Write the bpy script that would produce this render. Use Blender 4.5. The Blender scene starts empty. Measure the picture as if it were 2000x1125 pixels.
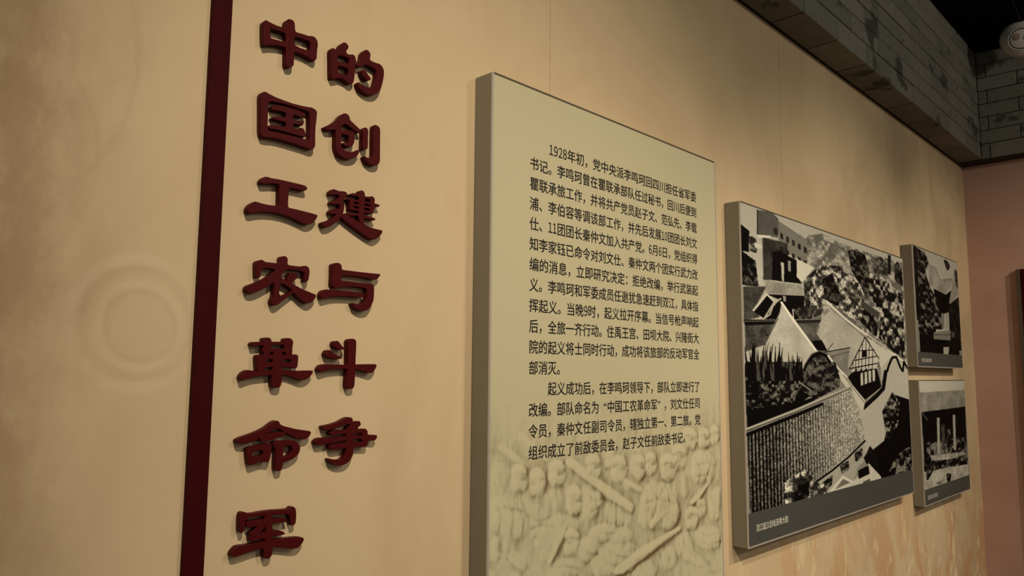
import bpy, bmesh, math, random
import numpy as np
from mathutils import Matrix, Vector

# ------------------------------------------------------------------ camera, world, lights, exposure
# metres; the picture wall is the plane y = 0, x runs along it, z is up from the floor
K = {'f': 1491.1388, 'yaw': 46.2195, 'pitch': 6.4264, 'roll': 0.4411, 'px0': 1.4097, 'px1': 2.6186, 'pz1': 0.8208, 'pt': 0.0698, 'ax0': 2.8184, 'ax1': 4.8448, 'az0': -0.661, 'az1': 0.7028, 'at': 0.0678, 'bx0': 5.0424, 'bx1': 6.0526, 'bz0': 0.0611, 'bz1': 0.8123, 'bt': 0.0679, 'cx0': 5.0546, 'cx1': 6.0826, 'cz0': -0.7658, 'cz1': -0.0178, 'ct': 0.0635, 'wt': 1.6058, 'xc': 6.6729, 'bl': 0.654, 'br': 0.6962, 'brt': 0.012, 'arot': -0.069}
RIGHT=[0.691255, -0.72257, 0.007651]; UP=[-0.086135, -0.071881, 0.993687]; FWD=[0.717459, 0.68755, 0.111927]
EYE = 1.6
sc = bpy.context.scene
COL = sc.collection
cam_d = bpy.data.cameras.new('camera')
cam_d.sensor_width = 36.0
cam_d.lens = K['f'] / 2000.0 * 36.0
cam_d.clip_start = 0.02
cam = bpy.data.objects.new('camera', cam_d)
COL.objects.link(cam)
cam.matrix_world = Matrix(((RIGHT[0], UP[0], -FWD[0], 0.0), (RIGHT[1], UP[1], -FWD[1], -1.5),
                           (RIGHT[2], UP[2], -FWD[2], EYE), (0, 0, 0, 1)))
sc.camera = cam

world = bpy.data.worlds.new('world')
sc.world = world
world.use_nodes = True
world.node_tree.nodes['Background'].inputs['Color'].default_value = (1.0, 0.95, 0.86, 1)
world.node_tree.nodes['Background'].inputs['Strength'].default_value = 0.12

def spot(name, loc, target, watts, size_deg, blend=1.0, radius=0.05, color=(1.0, 0.885, 0.715)):
    d = bpy.data.lights.new(name, 'SPOT')
    d.energy = watts; d.color = color; d.spot_size = math.radians(size_deg)
    d.spot_blend = blend; d.shadow_soft_size = radius
    o = bpy.data.objects.new(name, d); COL.objects.link(o)
    o.location = loc
    o.rotation_euler = (Vector(target) - Vector(loc)).to_track_quat('-Z', 'Y').to_euler()
    return o
# track spotlights of the gallery, hung in front of the wall
spot('track_spot', (0.10, -2.35, 3.80), (2.05, 0, 0.72), 146, 76, radius=0.022)
spot('track_spot', (2.35, -3.00, 3.80), (2.45, 0, 0.60), 80, 60)
spot('track_spot', (3.90, -3.00, 3.80), (4.1, 0, 0.85), 112, 68)
spot('track_spot', (5.40, -3.00, 3.80), (6.2, 0, 0.80), 88, 70)
# added fill light, no fixture: brightens the face of the upper blocks
gl = bpy.data.lights.new('block_fill_light', 'POINT'); gl.energy = 52; gl.color = (1.0, 0.95, 0.84); gl.shadow_soft_size = 0.15
go = bpy.data.objects.new('block_fill_light', gl); COL.objects.link(go); go.location = (3.4, -4.7, 3.72)

vs = sc.view_settings
vs.view_transform = 'Standard'; vs.look = 'None'; vs.gamma = 1.0; vs.use_curve_mapping = False
vs.exposure = 1.2

# ------------------------------------------------------------------ helpers
def tag(o, label=None, cat=None, group=None, kind=None):
    if label: o['label'] = label
    if cat: o['category'] = cat
    if group: o['group'] = group
    if kind: o['kind'] = kind
    return o
def link(name, me, mat, parent=None, loc=None):
    o = bpy.data.objects.new(name, me); COL.objects.link(o)
    if mat is not None and not me.materials: me.materials.append(mat)
    if parent is not None: o.parent = parent
    if loc is not None: o.location = loc
    return o
def empty(name, loc):
    o = bpy.data.objects.new(name, None); COL.objects.link(o); o.location = loc
    o.empty_display_size = 0.05
    return o
def box_mesh(name, x0, x1, y0, y1, z0, z1, bevel=0.0, seg=1):
    bm = bmesh.new()
    v = [bm.verts.new((x, y, z)) for x in (x0, x1) for y in (y0, y1) for z in (z0, z1)]
    for f in ((0, 1, 3, 2), (4, 6, 7, 5), (0, 4, 5, 1), (2, 3, 7, 6), (0, 2, 6, 4), (1, 5, 7, 3)):
        bm.faces.new([v[i] for i in f])
    bmesh.ops.recalc_face_normals(bm, faces=bm.faces)
    if bevel: bmesh.ops.bevel(bm, geom=bm.edges[:], offset=bevel, segments=seg, affect='EDGES')
    me = bpy.data.meshes.new(name); bm.to_mesh(me); bm.free()
    return me
def box(name, mat, parent, *a, **k):
    return link(name, box_mesh(name, *a, **k), mat, parent)

class NT:
    def __init__(s, name):
        s.m = bpy.data.materials.new(name); s.m.use_nodes = True
        s.t = s.m.node_tree; s.b = s.t.nodes['Principled BSDF']
        s.pos = None
    def n(s, kind, ins=None, **props):
        q = s.t.nodes.new(kind)
        for k, v in props.items(): setattr(q, k, v)
        for k, v in (ins or {}).items():
            if isinstance(v, bpy.types.NodeSocket): s.t.links.new(v, q.inputs[k])
            else: q.inputs[k].default_value = v
        return q
    def P(s):
        if s.pos is None: s.pos = s.n('ShaderNodeNewGeometry').outputs['Position']
        return s.pos
    def math(s, op, a, b=0.0, c=0.0):
        q = s.n('ShaderNodeMath', {0: a, 1: b, 2: c}, operation=op); return q.outputs[0]
    def step(s, v, lo, hi, a=0.0, b=1.0):
        q = s.n('ShaderNodeMapRange', {0: v, 1: lo, 2: hi, 3: a, 4: b}, interpolation_type='SMOOTHSTEP'); return q.outputs[0]
    def mix(s, fac, a, b, mode='MIX'):
        q = s.n('ShaderNodeMix', {}, data_type='RGBA', blend_type=mode)
        for i, v in ((0, fac), (6, a), (7, b)):
            if isinstance(v, bpy.types.NodeSocket): s.t.links.new(v, q.inputs[i])
            else: q.inputs[i].default_value = v
        return q.outputs[2]
    def noise(s, vec, scale, detail=3.0, rough=0.55, dist=0.0):
        return s.n('ShaderNodeTexNoise', {'Vector': vec, 'Scale': scale, 'Detail': detail, 'Roughness': rough, 'Distortion': dist}).outputs['Fac']
    def map(s, vec, scale=(1, 1, 1), rot=(0, 0, 0), loc=(0, 0, 0)):
        return s.n('ShaderNodeMapping', {'Vector': vec, 'Location': loc, 'Rotation': rot, 'Scale': scale}).outputs[0]
    def color(s, c): 
        if isinstance(c, bpy.types.NodeSocket): s.t.links.new(c, s.b.inputs['Base Color'])
        else: s.b.inputs['Base Color'].default_value = c
    def set(s, **k):
        for a, v in k.items(): s.b.inputs[a.replace('_', ' ')].default_value = v
        return s
    def bump(s, h, strength, dist=0.002):
        q = s.n('ShaderNodeBump', {'Height': h, 'Strength': strength, 'Distance': dist})
        s.t.links.new(q.outputs[0], s.b.inputs['Normal'])
def rgb(r, g, b): return (r, g, b, 1.0)
def simple(name, c, rough=0.5, spec=0.5, metal=0.0, var=0.08, scale=30.0):
    m = NT(name); f = m.noise(m.P(), scale, 4)
    m.color(m.mix(f, rgb(*[q * (1 - var) for q in c]), rgb(*[min(1, q * (1 + var)) for q in c])))
    m.b.inputs['Roughness'].default_value = rough; m.b.inputs['Metallic'].default_value = metal
    m.b.inputs['Specular IOR Level'].default_value = spec
    return m.m

# ------------------------------------------------------------------ materials
def wall_material(name, mural=True, base=((0.66, 0.50, 0.295), (0.60, 0.44, 0.25), (0.52, 0.35, 0.19))):
    m = NT(name); p = m.P()
    a = m.step(m.noise(m.map(p, (0.9, 0.9, 0.55)), 1.5, 5, 0.6, 0.8), 0.35, 0.68)
    c = m.mix(a, rgb(*base[0]), rgb(*base[1]))
    bl = m.step(m.noise(m.map(p, (1.0, 1.0, 0.5), loc=(3.1, 0, 1.7)), 2.6, 6, 0.65, 1.2), 0.55, 0.80)
    c = m.mix(m.math('MULTIPLY', bl, 0.35), c, rgb(*base[2]))
    if mural:
        sx = m.n('ShaderNodeSeparateXYZ', {0: p})
        x, z = sx.outputs[0], sx.outputs[2]
        # warm brush work printed on the lower right part of the wallpaper
        msk = m.math('MULTIPLY', m.step(x, 2.2, 3.6), m.step(z, 1.25, 0.45))
        s1 = m.noise(m.map(p, (1.5, 1, 0.75), rot=(0, 0.15, 0)), 2.2, 5, 0.55, 1.0)
        s2 = m.noise(m.map(p, (1.9, 1, 1.1), loc=(5, 0, 2)), 2.8, 5, 0.55, 1.4)
        c = m.mix(m.math('MULTIPLY', m.math('MULTIPLY', msk, m.step(s1, 0.42, 0.60)), 0.85), c, rgb(0.58, 0.32, 0.145))
        c = m.mix(m.math('MULTIPLY', m.math('MULTIPLY', msk, m.step(s2, 0.52, 0.64)), 0.8), c, rgb(0.84, 0.66, 0.37))
        arcs = m.n('ShaderNodeTexVoronoi', {'Vector': m.map(p, (1.0, 1, 0.75)), 'Scale': 5.0, 'Randomness': 1.0}, feature='F1')
        ad = m.math('PINGPONG', m.math('MULTIPLY', arcs.outputs['Distance'], 3.0), 0.5)
        arcm = m.math('MULTIPLY', m.step(ad, 0.22, 0.02), m.step(s2, 0.44, 0.58))
        c = m.mix(m.math('MULTIPLY', m.math('MULTIPLY', msk, arcm), 0.35), c, rgb(0.50, 0.30, 0.15))
        # faint printed rings and ink strokes left of the maroon strip
        def ring(cx, cz, rad, wid, amt, cc):
            d = m.n('ShaderNodeVectorMath', {0: m.n('ShaderNodeCombineXYZ', {0: x, 2: z}).outputs[0], 1: (cx, 0, cz)}, operation='DISTANCE').outputs['Value']
            d = m.math('ADD', d, m.math('MULTIPLY', m.math('SUBTRACT', m.noise(p, 7, 3), 0.5), 0.03))
            e = m.math('ABSOLUTE', m.math('SUBTRACT', d, rad))
            f = m.math('MULTIPLY', m.step(e, wid, wid * 0.2), m.math('MULTIPLY', m.step(m.noise(p, 5.0, 4), 0.36, 0.6), amt))
            f = m.math('MULTIPLY', f, m.step(x, 0.66, 0.62))
            return m.mix(f, cc[0], rgb(*cc[1]))
        lt, dk = (0.78, 0.64, 0.42), (0.44, 0.31, 0.18)
        c = ring(0.552, 1.69, 0.100, 0.014, 0.22, (c, dk))
        c = ring(0.552, 1.69, 0.122, 0.016, 0.30, (c, lt))
        c = ring(0.556, 1.685, 0.078, 0.012, 0.26, (c, lt))
        c = ring(0.556, 1.685, 0.062, 0.010, 0.16, (c, dk))
        c = ring(0.20, 1.98, 0.26, 0.010, 0.22, (c, dk))
        c = ring(0.10, 2.20, 0.42, 0.010, 0.18, (c, dk))
        brown = m.math('MULTIPLY', m.step(x, 0.60, 0.28), m.step(m.noise(m.map(p, (1.5, 1, 0.8)), 2.6, 7, 0.68), 0.30, 0.62))
        c = m.mix(m.math('MULTIPLY', brown, 0.80), c, rgb(0.33, 0.205, 0.112))
        # fading grey-brown smudges at the far end
        sm = m.math('MULTIPLY', m.step(x, 3.2, 5.2), m.step(m.noise(m.map(p, (0.9, 1, 0.6), loc=(1, 0, 9)), 1.8, 5, 0.6, 0.8), 0.46, 0.66))
        c = m.mix(m.math('MULTIPLY', sm, 0.45), c, rgb(0.36, 0.25, 0.15))
    # woven wall covering: diagonal thread
    th = m.n('ShaderNodeTexWave', {'Vector': m.map(p, (1, 1, 1), rot=(0, math.radians(62), 0)), 'Scale': 55.0, 'Distortion': 3.5, 'Detail': 2.0, 'Detail Scale': 6.0}).outputs['Fac']
    gr = m.noise(p, 420, 2)
    h = m.math('ADD', m.math('MULTIPLY', th, 0.6), gr)
    c = m.mix(m.math('MULTIPLY', th, 0.05), c, rgb(0.45, 0.33, 0.19))
    m.color(c); m.bump(h, 0.10, 0.0012)
    m.set(Roughness=0.85); m.b.inputs['Specular IOR Level'].default_value = 0.15
    return m.m
M = {}
M['wall'] = wall_material('wall_covering')
M['wall_pink'] = wall_material('wall_covering_pink', False, ((0.60, 0.37, 0.28), (0.53, 0.31, 0.225), (0.42, 0.21, 0.125)))
M['maroon'] = simple('maroon_lacquer', (0.042, 0.0034, 0.0040), 0.55, 0.05)
def letter_material():
    m = NT('dark_red_letter'); f = m.noise(m.P(), 60, 4)
    m.color(m.mix(f, rgb(0.060, 0.0046, 0.0046), rgb(0.072, 0.0066, 0.0062)))
    m.set(Roughness=0.42); m.b.inputs['Specular IOR Level'].default_value = 0.05
    m.bump(m.noise(m.P(), 250, 3), 0.06, 0.001)
    return m.m
M['letter'] = letter_material()
M['side'] = simple('panel_side_grey', (0.215, 0.185, 0.132), 0.6, 0.3, 0, 0.05, 6)
M['metal'] = simple('edge_aluminium', (0.52, 0.47, 0.40), 0.35, 0.5, 0.3, 0.05)
M['dark_edge'] = simple('edge_dark', (0.10, 0.075, 0.045), 0.6, 0.3)
M['strip'] = simple('caption_grey', (0.066, 0.064, 0.055), 0.6, 0.2, 0, 0.05, 20)
M['ink'] = simple('black_ink', (0.014, 0.012, 0.010), 0.5, 0.3)
M['white_ink'] = simple('pale_ink', (0.62, 0.58, 0.46), 0.5, 0.3)
M['mortar'] = simple('mortar', (0.045, 0.040, 0.033), 0.9, 0.1, 0, 0.3, 40)
M['black'] = simple('black_ceiling_paint', (0.0035, 0.0035, 0.0035), 0.9, 0.05)
M['floor'] = simple('dark_floor', (0.07, 0.05, 0.036), 0.6, 0.3, 0, 0.2, 8)
M['white_plastic'] = simple('white_plastic', (0.70, 0.66, 0.60), 0.4, 0.4, 0, 0.04)
M['tan_glass'] = simple('tan_lens', (0.36, 0.25, 0.17), 0.25, 0.5, 0, 0.05)
M['pale_glass'] = simple('pale_lens', (0.58, 0.50, 0.42), 0.25, 0.5, 0, 0.05)
M['cable'] = simple('grey_cable', (0.025, 0.025, 0.028), 0.6, 0.3)
def block_material():
    m = NT('grey_block'); p = m.P()
    r = m.n('ShaderNodeObjectInfo').outputs['Random']
    c = m.mix(r, rgb(0.190, 0.187, 0.150), rgb(0.265, 0.250, 0.205))
    c = m.mix(m.math('MULTIPLY', m.step(m.noise(p, 26, 6, 0.65), 0.4, 0.7), 0.35), c, rgb(0.13, 0.118, 0.09))
    st = m.step(m.noise(m.map(p, (1, 1, 1.4)), 4.0, 4, 0.6), 0.58, 0.66)
    c = m.mix(m.math('MULTIPLY', st, 0.75), c, rgb(0.045, 0.042, 0.035))
    m.color(c); m.bump(m.noise(p, 90, 5, 0.7), 0.5, 0.004)
    m.set(Roughness=0.92); m.b.inputs['Specular IOR Level'].default_value = 0.1
    return m.m
M['block'] = block_material()
def print_material():
    m = NT('printed_sheet')
    m.color(m.n('ShaderNodeVertexColor', layer_name='print').outputs['Color'])
    m.set(Roughness=0.55); m.b.inputs['Specular IOR Level'].default_value = 0.1
    m.bump(m.noise(m.P(), 300, 2), 0.03, 0.001)
    return m.m
M['print'] = print_material()

# ------------------------------------------------------------------ the room
XC = K['xc']; TOP = EYE + 1.637; DEEP = 0.169; CEIL = EYE + 2.475
floor = tag(box('floor', M['floor'], None, -8, XC + 0.3, -14, 0.1, -0.1, 0), kind='structure')
ceiling = tag(box('ceiling', M['black'], None, -4, XC + 0.5, -5.5, 0.3, CEIL, CEIL + 0.1), kind='structure')
wall = tag(box('wall_left', M['mortar'], None, -2.0, XC + 0.25, 0.0125, 0.25, 0, CEIL), kind='structure')
SEAM = 1.729; STEP = 1.652
xs = [SEAM + STEP * i for i in range(-2, 4)]
edges = [-2.0] + xs[0:3] + [xs[3]] + [xs[4] if xs[4] < XC else XC]
edges = [-2.0] + [v for v in xs if v < XC - 0.2] + [XC]
for a, b in zip(edges[:-1], edges[1:]):
    box('wall_panel', M['wall'], wall, a + (0.0008 if a > -1.9 else 0), b - (0.0008 if b < XC - 0.01 else 0), 0.0, 0.012, 0, TOP)
back = tag(box('wall_back', M['wall_pink'], None, XC, XC + 0.2, -5.5, 0.0, 0, TOP), kind='structure')
tag(box('baseboard_left', M['maroon'], None, -2.0, XC, -0.012, 0.0, 0, 0.10, bevel=0.002), kind='structure')

# grey block courses above the picture wall and above the end wall
rng = random.Random(11)
BL, FIRST, ROW, J = 0.395, 0.117, 0.1025, 0.006
rows = [(TOP, TOP + FIRST)]
while rows[-1][1] < CEIL - 0.02: rows.append((rows[-1][1], min(rows[-1][1] + ROW, CEIL)))
core = tag(box('wall_upper_left', M['mortar'], None, -2.0, XC - DEEP + 0.004, -DEEP + 0.005, 0.0, TOP + 0.004, CEIL), kind='structure')
core2 = tag(box('wall_upper_back', M['mortar'], None, XC - DEEP + 0.005, XC + 0.2, -5.5, 0.0, TOP + 0.001, CEIL), kind='structure')
cache = {}
def block_mesh(lx, h):
    key = (round(lx, 3), round(h, 3))
    if key not in cache:
        me = box_mesh('block', 0, lx - J, 0, DEEP - 0.01, J / 2, h - J / 2, bevel=0.0035)
        me.materials.append(M['block']); cache[key] = me
    return cache[key]
x_end = XC - DEEP
for r, (z0, z1) in enumerate(rows):
    x = 3.295 - BL * 6 + (BL * 0.5 if r % 2 else 0)
    while x < x_end - 0.02:
        l = min(BL, x_end - x)
        o = link('block', block_mesh(l, z1 - z0), None, core)
        o.location = (x, -DEEP + rng.uniform(-0.001, 0.0022), z0)
        x += BL
for r, (z0, z1) in enumerate(rows):
    y = -DEEP - (0.06 if r % 2 == 0 else 0.26)
    first = True
    seg = [(-DEEP, y)]
    while y > -2.6:
        seg.append((y, y - BL)); y -= BL
    for a, b in seg:
        o = link('block', block_mesh(a - b, z1 - z0), None, core2)
        o.rotation_euler = (0, 0, -math.pi / 2)
        o.location = (XC - DEEP + rng.uniform(-0.001, 0.003), a, z0)

# dark maroon panel standing on the end wall
pm = empty('maroon_board', (XC, -0.6, 0))
tag(pm, 'tall dark maroon board on the pink end wall', 'board')
box('body', M['maroon'], pm, -0.033, -0.003, -0.55, 0.285, 0.0, EYE + 0.80, bevel=0.003)
box('edge_strip', M['dark_edge'], pm, -0.037, -0.0335, 0.262, 0.285, 0.0, EYE + 0.80, bevel=0.001)

# vertical maroon strip
st = box_mesh('maroon_strip', 0, K['br'] - K['bl'], -0.012, 0.0, 0.10, TOP, bevel=0.0012)
o = link('maroon_strip', st, M['maroon'], None, (K['bl'], 0, 0))
tag(o, 'long vertical dark maroon strip beside the cut-out title characters', 'strip')

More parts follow.
